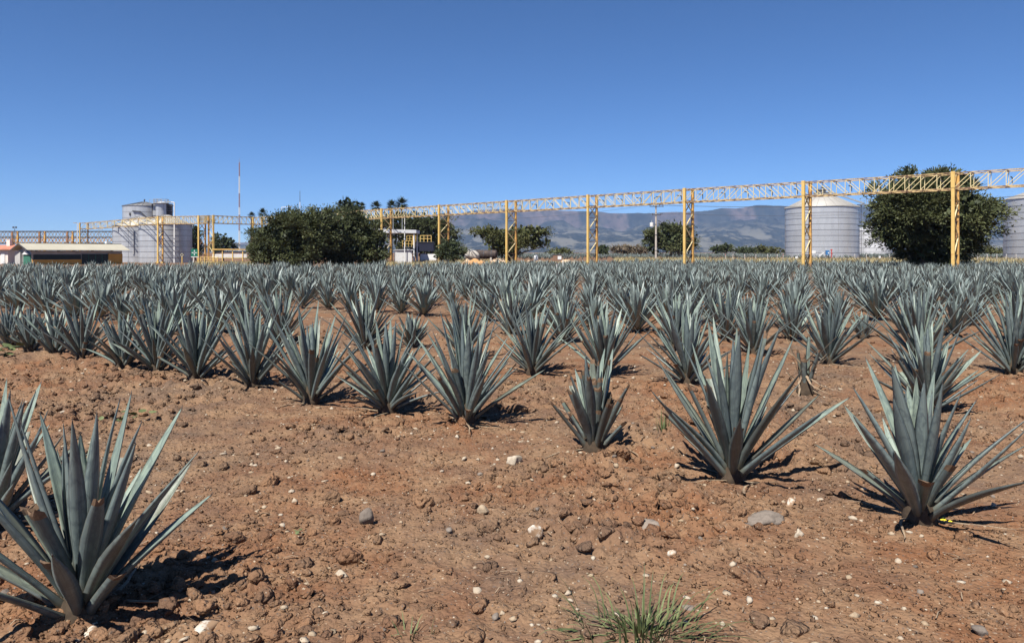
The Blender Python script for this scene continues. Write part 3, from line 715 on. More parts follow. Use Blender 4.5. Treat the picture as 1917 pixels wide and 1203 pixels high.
# single stones that stand out
def one_stone(name, px, py, wpx, hpx, mat, label, seed, flat=0.6):
    z = base_depth(py + hpx * 0.25); x = X(px, z); s = wpx / 2 / F_PX * z
    v, f = ico(3, seed, 0.3); v = v * (s, s * 0.8, hpx / 2 / F_PX * z * 1.1)
    me = mesh_uv(name, v, None, f, np.full(len(v), (seed * 0.37) % 1), mat, True)
    o = link(name, me); o.location = (x, z, gz(x, z) + hpx / 2 / F_PX * z * 0.45); o.rotation_euler = (0.1, -0.1, 0.3 * math.sin(seed))
    return tag(o, label, 'stone', 'single stones in the foreground soil')
for k, a in enumerate([
 (1000, 1005, 22, 26, 'whitechunk', 'pale grey upright stone in the middle of the foreground'),
 (960, 865, 26, 22, 'pale', 'cream angular stone below the stunted agave, to its left'),
 (905, 958, 26, 16, 'pale', 'cream flat stone just above a big brown clod'),
 (1435, 984, 60, 17, 'greystone', 'flat grey slab lying between the two nearest right-hand agaves'),
 (1216, 993, 42, 15, 'greystone', 'dark wedge of rock lying flat above the grass tuft'),
 (684, 978, 24, 24, 'greystone', 'rounded grey stone with a dark side left of centre'),
 (637, 1077, 20, 16, 'pale', 'bright cream stone beside a brown clod at lower left of centre'),
 (1258, 1045, 14, 18, 'whitechunk', 'small white pointed stone above the grass tuft'),
 (1480, 952, 18, 12, 'whitechunk', 'white pebble below the tall bright agave'),
 (1497, 1010, 14, 16, 'pale', 'cream round stone right of the flat grey slab'),
 (1372, 1043, 16, 14, 'clod', 'reddish round stone above and right of the grass tuft'),
 (915, 985, 54, 34, 'clod', 'largest reddish clod in the middle of the foreground'),
 (790, 945, 34, 30, 'clod', 'reddish clod with a shaded side left of the largest clod'),
 (1005, 880, 30, 22, 'clod', 'brown clod behind the cream angular stone'),
 (655, 1045, 46, 36, 'clod', 'round brown clod in the lower left of the soil'),
 (1425, 1160, 40, 26, 'clod', 'brown clod right of the grass tuft at the bottom edge'),
 (1835, 1188, 26, 20, 'greystone', 'grey stone at the bottom edge in the right corner'),
 (500, 1185, 40, 34, 'clod', 'brown clod at the bottom edge beside the white chunk'),
 (622, 935, 30, 22, 'clod', 'brown clod left of the rounded grey stone'),
 (1550, 880, 44, 24, 'clod', 'reddish clod between the two nearest right-hand agaves')]):
    one_stone('stone', *a[:4], M['clodsoil' if a[4] == 'clod' else a[4]], a[5], 50 + k)
# broken white chunks by the corner agave
def chunk(px0, py0, px1, py1, rad, label, seed):
    z0, z1 = base_depth(py0), base_depth(py1); p0 = Vector((X(px0, z0), z0, 0)); p1 = Vector((X(px1, z1), z1, 0))
    L = (p1 - p0).length; v, f = ico(3, seed, 0.35); v = v * (L / 2, rad, rad * 0.8)
    o = link('white_chunk', mesh_uv('white_chunk', v, None, f, None, M['whitechunk'], True)); c = (p0 + p1) / 2
    o.location = (c.x, c.y, gz(c.x, c.y) + rad * 0.35); o.rotation_euler = (0, 0, math.atan2(p1.y - p0.y, p1.x - p0.x)); tag(o, label, 'rubble', 'white chunks near the corner agave')
chunk(352, 1212, 408, 1160, 0.032, 'long crusted white chunk on the soil right of the corner agave', 91)
chunk(150, 1215, 178, 1186, 0.020, 'small white chunk at the foot of the corner agave', 92)

# straw and dry bits
def straw(n, seed):
    r = np.random.default_rng(seed); v, f = [], []
    xs, ys = sample_front(n, 2.7, 13, seed, 0.9); hz = ground(xs, ys)
    for x, y, h in zip(xs, ys, hz):
        a = r.uniform(0, 6.28); L = r.uniform(0.02, 0.10); wd = r.uniform(0.001, 0.004); c, s = math.cos(a), math.sin(a); b = len(v)
        bx, by = r.normal(0, 0.15, 2) * L
        for t in (0, 0.5, 1):
            for sg in (-1, 1): v.append((x + c * L * (t - .5) - s * wd * sg + bx * (t == .5), y + s * L * (t - .5) + c * wd * sg + by * (t == .5), h + 0.012 + 0.01 * (t == .5)))
        f += [(b, b + 1, b + 3, b + 2), (b + 2, b + 3, b + 5, b + 4)]
    tag(link('dry_straw', mesh_np('dry_straw', v, [np.array(f)]), M['dry']), 'bits of dry straw and leaf scattered on the soil', 'straw', kind='stuff')
straw(420, 15)
def strip_thing(name, px0, py0, px1, py1, wd, mat, label, cat, arch=0.03, seed=0):
    z0, z1 = base_depth(py0), base_depth(py1); p0 = Vector((X(px0, z0), z0)); p1 = Vector((X(px1, z1), z1)); n = 7; v = []; f = []
    d = (p1 - p0); s = Vector((-d.y, d.x)).normalized() * wd
    for i in range(n):
        t = i / (n - 1); p = p0 + d * t + s * math.sin(t * 5 + seed) * 1.5; h = gz0(p.x, p.y) + 0.03 + arch * math.sin(math.pi * t); k = 1 - 0.7 * t
        v += [(p.x - s.x * k, p.y - s.y * k, h + 0.006), (p.x, p.y, h), (p.x + s.x * k, p.y + s.y * k, h + 0.008)]
    for i in range(n - 1):
        for k in range(2): f.append((i * 3 + k, i * 3 + k + 1, i * 3 + k + 4, i * 3 + k + 3))
    me = bpy.data.meshes.new(name); me.from_pydata(v, [], f); me.materials.append(mat); me.polygons.foreach_set('use_smooth', [True] * len(f))
    return tag(link(name, me), label, cat)
strip_thing('fallen_dry_leaf', 130, 1120, 88, 1200, 0.012, M['dry'], 'pale dry leaf strip running down from the corner agave', 'leaf', 0.04, 1)
strip_thing('fallen_dry_leaf', 165, 1148, 330, 1148, 0.014, M['dry'], 'long dry leaf strip stretching right from the corner agave', 'leaf', 0.02, 2)
strip_thing('fallen_dry_leaf', 1125, 832, 1190, 865, 0.014, M['dry'], 'dry leaf strip lying right of the stunted agave', 'leaf', 0.02, 3)
strip_thing('fallen_dry_leaf', 1045, 770, 1090, 835, 0.012, M['dry'], 'dry leaf strip leaning left of the stunted agave', 'leaf', 0.08, 4)
strip_thing('fallen_dry_leaf', 868, 798, 880, 824, 0.012, M['dry'], 'short dry leaf strip in front of the bushy agave', 'leaf', 0.01, 5)
strip_thing('fallen_dry_leaf', 1392, 940, 1406, 922, 0.010, M['dry'], 'short dry stalk below the tall bright agave', 'leaf', 0.01, 6)
# green weeds
def tuft(name, px, py, n, Lr, wd, spread, mat, label, cat, seed, droop=0.5):
    r = np.random.default_rng(seed); z = base_depth(py); x0 = X(px, z); v, f, rn = [], [], []
    for k in range(n):
        a = r.uniform(0, 6.28); L = r.uniform(*Lr); th = abs(r.normal(0, spread)); b = len(v); q = r.uniform(0, 0.06); rr_ = r.random()
        q *= 1 + 2.2 * (n > 100); bx, by = q * math.cos(a) * 1.6, q * math.sin(a); s = np.array([-math.sin(a), math.cos(a)])
        p = np.array([bx, by, 0.0])
        m = 6
        for i in range(m):
            t = i / (m - 1); k_ = wd * (1 - t ** 1.5) + 0.0006
            v += [(p[0] - s[0] * k_, p[1] - s[1] * k_, p[2]), (p[0] + s[0] * k_, p[1] + s[1] * k_, p[2])]; rn += [rr_, rr_]
            e = th + droop * t * t * (0.4 + rr_)
            p = p + np.array([math.sin(e) * math.cos(a), math.sin(e) * math.sin(a), math.cos(e)]) * L / (m - 1)
            p[2] = max(p[2], 0.01)
        f += [(b + 2 * i, b + 2 * i + 1, b + 2 * i + 3, b + 2 * i + 2) for i in range(m - 1)]
    me = mesh_uv(name, np.array(v), None, np.array(f), np.array(rn), mat); o = link(name, me); o.location = (x0, z, gz(x0, z)); return tag(o, label, cat)
tuft('grass_tuft', 1200, 1186, 170, (0.05, 0.27), 0.0042, 0.95, M['grass'], 'green grass tuft at the bottom edge of the foreground', 'grass', 5, 1.6)
tuft('grass_tuft', 768, 1196, 22, (0.03, 0.09), 0.0025, 0.6, M['grass'], 'tiny green grass sprout at the bottom edge', 'grass', 6)
tuft('weed', 1243, 822, 26, (0.06, 0.20), 0.004, 0.35, M['grass'], 'thin upright green weed between stunted and tall agaves', 'weed', 7, 0.3)
def leafy_weed(px, py, size, n, label, seed, mat=None):
    z = base_depth(py); x0 = X(px, z); r = np.random.default_rng(seed); v, f, rn = [], [], []
    for k in range(n):
        c = np.array([r.normal(0, size * .5), r.normal(0, size * .4), r.uniform(0.02, size * .7)]); a = r.uniform(0, 6.28); s = size * r.uniform(.14, .28); b = len(v); h = r.uniform(0.0, 0.6)
        for j in range(6):
            t = a + j * math.pi / 3; v.append((c[0] + s * math.cos(t), c[1] + s * math.sin(t) * .8, c[2] + s * h * math.cos(t - a))); rn.append(r.random())
        f.append(tuple(range(b, b + 6)))
    me = mesh_uv('weed', np.array(v), None, np.array(f), np.array(rn), mat or M['grass'], False); o = link('weed', me); o.location = (x0, z, gz(x0, z)); tag(o, label, 'weed')
leafy_weed(245, 797, 0.16, 18, 'low broad-leaved green weed behind the corner agave', 1)
leafy_weed(8, 672, 0.30, 30, 'broad-leaved green weed at the left edge below the front row', 2)
leafy_weed(556, 1008, 0.05, 7, 'tiny light green sprout left of centre', 3)
M['petal'] = plain('yellow_petal', (0.75, 0.60, 0.04), 0.6)
leafy_weed(1768, 994, 0.05, 8, 'crumpled yellow petals at the foot of the wide open agave', 4, M['petal'])

# ------------------------------------------------------------------ trees
def lens_leaf(c, d, n, L, wd):
    s = np.cross(d, n); return [c, c + d * L * 0.5 + s * wd, c + d * L, c + d * L * 0.5 - s * wd]
def crown_mesh(name, lobes, nleaf, L, wd, mat, seed, clump=0.13, nclump=90, updir=0.25, sprig=0.38, shell=0.55):
    """leaf-sized faces gathered in clumps; lobes: (cx,cy,cz,rx,ry,rz)"""
    r = np.random.default_rng(seed); lobes = np.array(lobes, float)
    vol = lobes[:, 3] * lobes[:, 4] * lobes[:, 5]; pick = r.choice(len(lobes), nclump, p=vol / vol.sum())
    u = r.normal(size=(nclump, 3)); u /= np.linalg.norm(u, axis=1)[:, None]; rad = r.random(nclump) ** (1 / 3 if shell < 0.5 else 0.22)
    cc = lobes[pick, :3] + u * lobes[pick, 3:] * (rad * r.uniform(0.82, 1.10, nclump))[:, None]
    cs = clump * np.cbrt(vol[pick]) * r.uniform(0.7, 1.5, nclump)
    out = u.copy()
    k = r.choice(nclump, nleaf, p=cs ** 2 / (cs ** 2).sum())
    w_ = r.normal(size=(nleaf, 3)); w_ /= np.linalg.norm(w_, axis=1)[:, None]
    q = cs[k] * r.random(nleaf) ** 0.5 * r.choice([1.0, 1.7], nleaf, p=[1 - sprig, sprig])
    pos = cc[k] + w_ * q[:, None] * np.array([1.15, 1.15, 0.75])
    d = w_ * 0.6 + out[k] * 0.7 + r.normal(0, 0.55, (nleaf, 3)); d[:, 2] += updir; d /= np.linalg.norm(d, axis=1)[:, None]
    n = r.normal(0, 0.7, (nleaf, 3)); n[:, 2] += 0.9; n -= d * (n * d).sum(1)[:, None]; n /= np.linalg.norm(n, axis=1)[:, None]
    s = np.cross(d, n); Ls = L * r.uniform(0.6, 1.35, nleaf); W = wd * r.uniform(0.7, 1.3, nleaf)
    v = np.stack([pos, pos + d * (Ls * .45)[:, None] + s * W[:, None], pos + d * Ls[:, None], pos + d * (Ls * .45)[:, None] - s * W[:, None]], 1).reshape(-1, 3)
    nf = nleaf // 9; pk = r.choice(len(lobes), nf, p=vol / vol.sum()); uu = r.normal(size=(nf, 3)); uu /= np.linalg.norm(uu, axis=1)[:, None]
    pf = lobes[pk, :3] + uu * lobes[pk, 3:] * (0.80 * r.random(nf) ** 0.4)[:, None]
    df = r.normal(size=(nf, 3)); df /= np.linalg.norm(df, axis=1)[:, None]; sf = np.cross(df, r.normal(size=(nf, 3))); sf /= np.linalg.norm(sf, axis=1)[:, None]
    vf = np.stack([pf, pf + df * L * 1.1 + sf * wd * 4.0, pf + df * L * 2.2, pf + df * L * 1.1 - sf * wd * 4.0], 1).reshape(-1, 3)
    v = np.vstack([v, vf]); v[:, 2] = np.maximum(v[:, 2], 0.05)
    f = np.arange((nleaf + nf) * 4).reshape(-1, 4)
    cr = r.random(nclump); rn = np.concatenate([np.repeat(np.clip(cr[k] * 0.65 + r.random(nleaf) * 0.35, 0, 1), 4), np.repeat(r.random(nf) * 0.3, 4)])  # inner filler faces kept dark, painted shade inside the crown
    return mesh_uv(name, v, None, f, rn, mat, False), cc
def tree(name, label, cat, px, zd, lobes_px, nleaf, L, wd, mat, seed, trunk_r, trunk_h, limbs=8, nclump=90, clump=0.16, group='trees beyond the agave field', ydepth=0.8, trunks=1, base_py=None, **kw):
    """lobes_px: (px, py, rx, ry) in photograph pixels at depth zd; built with real depth"""
    x0 = X(px, zd); g = gz0(x0, zd); m = zd / F_PX
    o = empty(name, (x0, zd, g), 0, label, cat, group); r = random.Random(seed)
    lobes = []
    for k, (lx, ly, rx, ry) in enumerate(lobes_px):
        lobes.append((X(lx, zd) - x0, r.uniform(-0.25, 0.25) * rx * m, Z(ly, zd) - g, rx * m, max(rx, ry) * m * ydepth, ry * m))
    me, cc = crown_mesh('crown', lobes, nleaf, L, wd, mat, seed, nclump=nclump, clump=clump, **kw)
    link('crown', me, None, o)
    if trunk_r:
        for j in range(trunks):
            bx = (j - (trunks - 1) / 2) * trunk_r * 3
            tm = MB(); top = Vector((bx * 1.5 + r.uniform(-.2, .2), 0, trunk_h)); tm.tube((bx, 0, -0.2), top, trunk_r * 1.25, trunk_r * 0.8, 9); tm.build('trunk', M['bark'], o)
            lm = MB(); idx = sorted(range(len(cc)), key=lambda i: r.random())[:limbs]
            for i in idx:
                e = Vector(cc[i]); mid = top.lerp(e, 0.5) + Vector((r.uniform(-.3, .3), r.uniform(-.3, .3), r.uniform(-.1, .5))) * trunk_r * 2
                lm.tube(top - Vector((0, 0, 0.15)), mid, trunk_r * 0.55, trunk_r * 0.32, 6, False); lm.tube(mid, e, trunk_r * 0.32, trunk_r * 0.06, 5, False)
            lm.build('limbs', M['bark'], o)
    return o
# wide dark tree mass left of the centre (two crowns growing into one another)
tree('spreading_tree', 'broad dark green tree whose low crown fills the left of the centre', 'tree', 540, 84, [(560, 438, 75, 46), (505, 455, 48, 38), (600, 430, 60, 44), (545, 475, 80, 28), (480, 470, 24, 22)], 40000, 0.27, 0.055, M['fol_dark'], 1, 0.28, 1.6, 10, 170, 0.17, trunks=3)
tree('spreading_tree', 'dark green tree hiding the gantry foot beside the white shelter', 'tree', 665, 88, [(660, 430, 46, 45), (690, 455, 40, 42), (640, 470, 60, 30), (700, 480, 30, 20)], 20000, 0.27, 0.055, M['fol_dark'], 2, 0.24, 1.5, 8, 130, 0.18, trunks=2)
tree('round_tree', 'big round dark tree rising behind the nearest yellow tower', 'tree', 1742, 69, [(1745, 405, 105, 62), (1735, 355, 85, 36), (1680, 420, 62, 52), (1812, 410, 58, 58), (1745, 460, 80, 42), (1760, 340, 60, 24), (1690, 390, 70, 50), (1800, 440, 60, 45)], 62000, 0.30, 0.055, M['fol_dark'], 3, 0.30, 2.2, 14, 300, 0.165, trunks=2)
tree('flat_topped_tree', 'flat-topped olive tree under the truss in front of the mountains', 'tree', 958, 112, [(920, 437, 36, 12), (895, 432, 18, 8), (985, 436, 42, 14), (1010, 432, 22, 9), (945, 455, 46, 17), (1005, 455, 28, 11), (950, 472, 26, 12)], 11000, 0.30, 0.06, M['fol_olive'], 4, 0.25, 1.4, 10, 100, 0.24, trunks=2)
tree('shade_tree', 'dark shade tree with a forked trunk behind the power pole', 'tree', 1262, 142, [(1252, 445, 46, 30), (1225, 452, 26, 26), (1285, 450, 26, 28), (1265, 428, 26, 16)], 9500, 0.36, 0.08, M['fol_dark'], 5, 0.32, 1.6, 12, 85, 0.2, trunks=2)
tree('small_tree', 'small round bushy tree in front of the second visible tower', 'tree', 841, 93, [(841, 470, 26, 20), (838, 456, 16, 12), (856, 474, 16, 14), (826, 476, 14, 12)], 5200, 0.25, 0.04, M['fol_mid'], 6, 0.14, 0.9, 6, 55, 0.22)
tree('broad_tree', 'tall dark tree standing behind the white shelter roof', 'tree', 790, 140, [(795, 425, 52, 34), (752, 418, 42, 24), (712, 420, 34, 24), (765, 440, 36, 34), (835, 445, 26, 40), (800, 465, 40, 22)], 17000, 0.38, 0.08, M['fol_dark'], 7, 0.35, 2.5, 8, 150, 0.2)
tree('broad_tree', 'dark tree behind the big tanks next to the green sign', 'tree', 366, 170, [(366, 440, 12, 18), (366, 462, 14, 18)], 2200, 0.40, 0.09, M['fol_mid'], 8, 0.2, 2.0, 4, 24, 0.3)
tree('broad_tree', 'loose grey-green tree seen through the corner towers of the gantry', 'tree', 418, 160, [(412, 446, 12, 12), (420, 456, 26, 13), (404, 460, 14, 14), (436, 460, 12, 8)], 2600, 0.36, 0.08, M['fol_mid'], 9, 0.2, 2.0, 6, 30, 0.26)
tree('feathery_tree', 'feathery dark tree rising above the broad tree', 'tree', 650, 125, [(648, 382, 16, 12), (668, 388, 10, 10), (655, 400, 26, 14)], 2600, 0.45, 0.07, M['fol_mid'], 10, 0.22, 7.0, 6, 34, 0.3)
tree('round_tree', 'dark tree behind the nearest round tree, low at its foot', 'tree', 1745, 72.5, [(1745, 482, 34, 20), (1715, 488, 20, 12), (1770, 488, 18, 12)], 4200, 0.26, 0.05, M['fol_mid'], 11, 0.1, 0.6, 4, 40, 0.25)
for k, (px, zd, lob, n, mt, lab) in enumerate([
 (1048, 180, [(1048, 472, 28, 6)], 900, 'fol_olive', 'low flat bush beyond the field right of the flat-topped tree'),
 (1130, 175, [(1128, 468, 11, 8)], 800, 'fol_mid', 'small dark bush just right of the central tower'),
 (1180, 180, [(1165, 467, 26, 8), (1200, 468, 22, 7)], 1900, 'fol_brown', 'leafless brown thicket beside the shade tree'),
 (1352, 190, [(1342, 467, 12, 7), (1360, 465, 12, 8)], 1300, 'fol_mid', 'dark round bush left of the long hedge'),
 (1395, 195, [(1392, 469, 22, 6)], 1100, 'fol_mid', 'middle bush of the long hedge before the mountains'),
 (1440, 195, [(1430, 469, 26, 7), (1460, 470, 16, 6)], 1500, 'fol_olive', 'lighter green bush at the silo end of the long hedge'),
 (1860, 185, [(1850, 470, 30, 7), (1880, 473, 20, 5)], 1300, 'fol_olive', 'low bushes between the round tree and the right-hand silo')]):
    tree('bush', lab, 'bush', px, zd, lob, n, 0.40, 0.10, M[mt], 30 + k, 0.05, 0.4, 4, 26, 0.3, group='bushes beyond the field')
def palm(px, zd, top_py, size, label, seed):
    x0 = X(px, zd); g = gz0(x0, zd); h = Z(top_py, zd) - g; r = np.random.default_rng(seed); s = size / F_PX * zd
    o = empty('fan_palm', (x0, zd, g), 0, label, 'palm', 'palms behind the trees')
    MB().tube((0, 0, -0.2), (0.1, 0, h - s * 0.2), 0.22, 0.16, 8).build('trunk', M['bark'], o)
    v, f, rn = [], [], []
    for k in range(210):
        a = r.uniform(0, 6.28); e = r.uniform(-0.75, 1.5); d = np.array([math.cos(e) * math.cos(a), math.cos(e) * math.sin(a), math.sin(e)])
        c = np.array([0.1, 0, h]); q = r.random(); L = s * r.uniform(0.75, 1.15); b = len(v)
        sd_ = np.cross(d, [0.01, 0.02, 1]); sd_ /= np.linalg.norm(sd_); wv = sd_ * s * 0.055
        v += [c + d * L * .15, c + d * L * .6 + wv, c + d * L - np.array([0, 0, .18 * s * r.random()]), c + d * L * .6 - wv]; f.append((b, b + 1, b + 2, b + 3)); rn += [q] * 4
    link('crown', mesh_uv('crown', np.array(v), None, np.array(f), np.array(rn), M['palm'], False), None, o)
for k, a in enumerate([(470, 150, 404, 9, 'small fan palm left of the broad tree, the shorter of two'), (491, 150, 399, 11, 'fan palm whose crown tops the left end of the broad tree'),
    (703, 145, 387, 14, 'fan palm crown above the gantry, left of the close pair'), (733, 150, 386, 14, 'left palm of the close pair above the gantry'), (751, 148, 382, 16, 'tallest fan palm, right one of the close pair above the gantry'), (677, 140, 386, 9, 'small palm crown at the right shoulder of the feathery tree')]):
    palm(*a, 60 + k)

# ------------------------------------------------------------------ yellow pipe gantry
HT = 6.5 + CAM_Z          # top of the truss
TD = 1.26; TW = 1.5       # truss depth and width
nodes = [(45.0, 52.4), (35.98, 60.0), (26.96, 67.6), (17.94, 75.1), (9.05, 83.3), (-0.1, 91.8), (-9.25, 100.1), (-18.45, 108.4), (-27.5, 116.6), (-36.6, 124.8), (-45.8, 133.0)]
L0 = 12.1; NP = 10
def lat_bits():
    """shared meshes for the pieces of one span of standard length"""
    p = L0 / NP; d = {}
    d['top_chord'] = MB().bar((0, 0, 0), (L0, 0, 0), 0.085, 0.085).mesh('top_chord'); d['bottom_chord'] = MB().bar((0, 0, 0), (L0, 0, 0), 0.10, 0.10).mesh('bottom_chord')
    d['upright'] = MB().bar((0, 0, -TD + 0.05), (0, 0, -0.04), 0.052).mesh('upright')
    d['diag_up'] = MB().bar((0, 0, -TD + 0.05), (p, 0, -0.04), 0.05).mesh('diagonal'); d['diag_down'] = MB().bar((0, 0, -0.04), (p, 0, -TD + 0.05), 0.05).mesh('diagonal')
    d['tie'] = MB().bar((0, -TW / 2, 0), (0, TW / 2, 0), 0.055).mesh('cross_tie')
    b = MB().bar((0, -TW / 2, -TD * 0.45), (0, 0.15, -TD * 0.45), 0.07); b.bar((0, 0.15, -TD * 0.45), (0, 0.15, -TD * 0.8), 0.06); d['bracket'] = b.mesh('pipe_bracket')
    for k, mt in (('top_chord', 'chord_rust'), ('bottom_chord', 'chord_rust'), ('upright', 'yellow_pale'), ('diag_up', 'yellow_pale'), ('diag_down', 'yellow_pale'), ('tie', 'chord_rust'), ('bracket', 'darksteel')): d[k].materials.append(M[mt])
    return d
BITS = lat_bits()
def truss_span(p0, p1, label, split, top=HT, seed=0, name='gantry_truss'):
    d = Vector((p1[0] - p0[0], p1[1] - p0[1])); L = d.length
    o = empty(name, (p0[0], p0[1], top), math.atan2(d.y, d.x), label, 'truss', 'truss spans of the yellow pipe gantry'); o.scale = (L / L0, 1, 1)
    p = L0 / NP
    def put(nm, key, loc):
        q = link(nm, BITS[key], None, o); q.location = loc
    for sy in (-1, 1):
        put('top_chord', 'top_chord', (0, sy * TW / 2, 0)); put('bottom_chord', 'bottom_chord', (0, sy * TW / 2, -TD))
    if split:
        for sy in (-1, 1):
            for k in range(1, NP): put('upright', 'upright', (k * p, sy * TW / 2, 0))
            for k in range(NP):
                up = (k < NP / 2) == (seed % 2 == 0)
                put('diagonal', 'diag_up' if up else 'diag_down', (k * p, sy * TW / 2, 0))
        for k in range(0, NP + 1):
            put('cross_tie', 'tie', (k * p + 0.03, 0, 0.0)); put('cross_tie', 'tie', (k * p + 0.03, 0, -TD))
        for k in range(1, NP, 2): put('pipe_bracket', 'bracket', (k * p + 0.3, 0, 0))
    else:
        m = MB()
        for sy in (-1, 1):
            for k in range(NP + 1): m.bar((k * p, sy * TW / 2, -TD + .05), (k * p, sy * TW / 2, -.04), 0.06)
            for k in range(NP):
                a, b = (-TD + .05, -.04) if k < NP / 2 else (-.04, -TD + .05)
                m.bar((k * p, sy * TW / 2, a), ((k + 1) * p, sy * TW / 2, b), 0.06)
        for k in range(NP + 1): m.bar((k * p, -TW / 2, 0), (k * p, TW / 2, 0), 0.05); m.bar((k * p, -TW / 2, -TD), (k * p, TW / 2, -TD), 0.05)
        m.build('lattice', M['yellow_pale'], o)
    return o
def tower(p, ang, label, name='gantry_tower', top=HT, leg=0.225, mat_front='yellow', mat_back='yellow_rust', group='yellow towers of the pipe gantry', wide=TW):
    g = gz0(*p); h = top - g + 0.08
    o = empty(name, (p[0], p[1], g), ang, label, 'tower', group)
    for sy, mt in ((-1, mat_front), (1, mat_back)):
        y = sy * (wide / 2 + leg * 0.45)
        m = MB().box((0, y, h / 2), (leg, leg * 0.62, h)); m.box((0, y - leg * 0.36, h / 2), (leg * 1.05, leg * 0.10, h - 0.02)); m.box((0, y + leg * 0.36, h / 2), (leg * 1.05, leg * 0.10, h - 0.02))
        lg = m.build('leg', M[mt], o)
        MB().box((0, y, 0.06), (leg * 2.2, leg * 2.2, 0.45)).build('footing', M['yellow'], lg)
        MB().box((0, y - sy * 0.0, h - TD * 0.5), (leg * 1.25, leg * 1.05, TD * 1.05)).build('gusset', M[mt], lg)
    n = 5; hb = h - TD - 0.1
    for k in range(n):
        z0 = 0.25 + hb * k / n; z1 = 0.25 + hb * (k + 1) / n - 0.06; s = 1 if k % 2 else -1
        MB().bar((0.05, -s * wide / 2, z0), (0.05, s * wide / 2, z1), 0.085).build('brace', M['yellow_pale'], o)
        if k % 2 == 0: MB().bar((-0.05, s * wide / 2, z0), (-0.05, -s * wide / 2, z1), 0.07).build('brace', M['rust'], o)
        MB().bar((0, -wide / 2, z1), (0, wide / 2, z1), 0.06).build('rung', M['rust'], o)
    return o
def ang_of(a, b): return math.atan2(b[1] - a[1], b[0] - a[0])
GA = ang_of(nodes[1], nodes[7]) + math.pi
tl = ['unseen tower', 'nearest yellow tower, in front of the big round tree', 'yellow tower in front of the silo', 'yellow tower right of the power pole', 'yellow tower left of the power pole, before the mountains', 'yellow tower in front of the flat-topped tree', 'yellow tower above the small round bushy tree', 'yellow tower beside the white shelter', 'yellow tower hidden in the dark tree beside the shelter', 'yellow tower hidden in the broad dark tree', 'yellow tower at the left end of the broad dark tree']
tl[0] = 'yellow tower just outside the right edge carrying the nearest truss'
for k, p in enumerate(nodes): tower(p, GA, tl[k])
sl = ['truss span running off the right edge of the picture', 'truss span in front of the big round tree', 'truss span passing above and left of the silo', 'truss span crossing above the power pole', 'truss span over the mountains between the two central towers', 'truss span above the flat-topped tree', 'truss span right of the white shelter, before the dark tree', 'truss span ending in the dark tree beside the shelter', 'truss span hidden behind the broad dark tree', 'truss span behind the left end of the broad dark tree']
for k in range(10): truss_span(nodes[k + 1], nodes[k], sl[k], k < 7, seed=k)
cA, cB = (X(395, 126.5), 126.5), (X(378, 128), 128.0)
cC = (X(300, 130.5), 130.5); cD = (X(157, 158), 158.0)
tower(cA, ang_of(cA, nodes[10]), 'right-hand one of the two corner towers beside the green sign')
tower(cB, ang_of(cC, cB), 'left-hand one of the two corner towers beside the green sign')
tower(cC, ang_of(cC, cB) + 0.25, 'yellow tower standing in front of the big tanks')
tower(cD, ang_of(cD, cC) + 0.2, 'yellow end tower behind the long cream-roofed building')
truss_span(cA, nodes[10], 'truss span between the corner towers and the broad dark tree', False)
truss_span(cB, cA, 'short truss piece joining the two corner towers', False)
truss_span(cC, cB, 'truss span from the big tanks to the corner towers', False)
truss_span(cD, cC, 'truss span from the end tower to the big tanks', False)
# rusty rack far behind on the left
RT = Z(433, 225)
pr = [(X(-60, 225), 225.0), (X(28, 225), 225.0), (X(79, 225), 225.0), (X(131, 225), 225.0), (X(225, 225), 225.0)]
for k in range(1, 4):
    p = pr[k]; o = empty('rack_tower', (p[0], p[1], gz0(*p)), 0, ['', 'rusty rack post nearest the left edge, far behind the buildings', 'rusty rack post in the middle of the far rack', 'rusty rack post of the far rack next to the yellow end tower'][k], 'tower', 'posts of the rusty rack')
    for s in (-1, 1): MB().box((s * 0.8, 0, (RT - gz0(*p)) / 2), (0.45, 0.45, RT - gz0(*p))).build('leg', M['yellow_rust' if s > 0 else 'rust'], o)
    m = MB()
    for j in range(5): m.bar((-0.8, 0, 1.2 * j + .5), (0.8, 0, 1.2 * j + 1.7), 0.14)
    m.build('brace', M['rust'], o)
for lvl, (zt, dp, zz, lab, mt) in enumerate([(RT, 1.8, 225, 'upper dark truss of the far rusty rack on the left', 'darksteel'), (Z(444, 229), 1.9, 229, 'lower brown truss of the far rusty rack on the left', 'rust')]):
    o = empty('rack_truss', (X(-60, zz), zz, zt), 0, lab, 'truss', 'trusses of the rusty rack'); Lr = X(225, zz) - X(-60, zz)
    for sy in (0, 1.6):
        for dz_ in (0, -dp): MB().bar((0, sy, dz_), (Lr, sy, dz_), 0.30).build('chord', M[mt], o)
    m = MB(); nb = 44
    for sy in (0, 1.6):
        for j in range(nb):
            a, b = (0, -dp) if j % 2 else (-dp, 0)
            m.bar((Lr * j / nb, sy, a), (Lr * (j + 1) / nb, sy, b), 0.16)
    m.build('lattice', M['yellow_rust' if lvl else 'steel'], o)

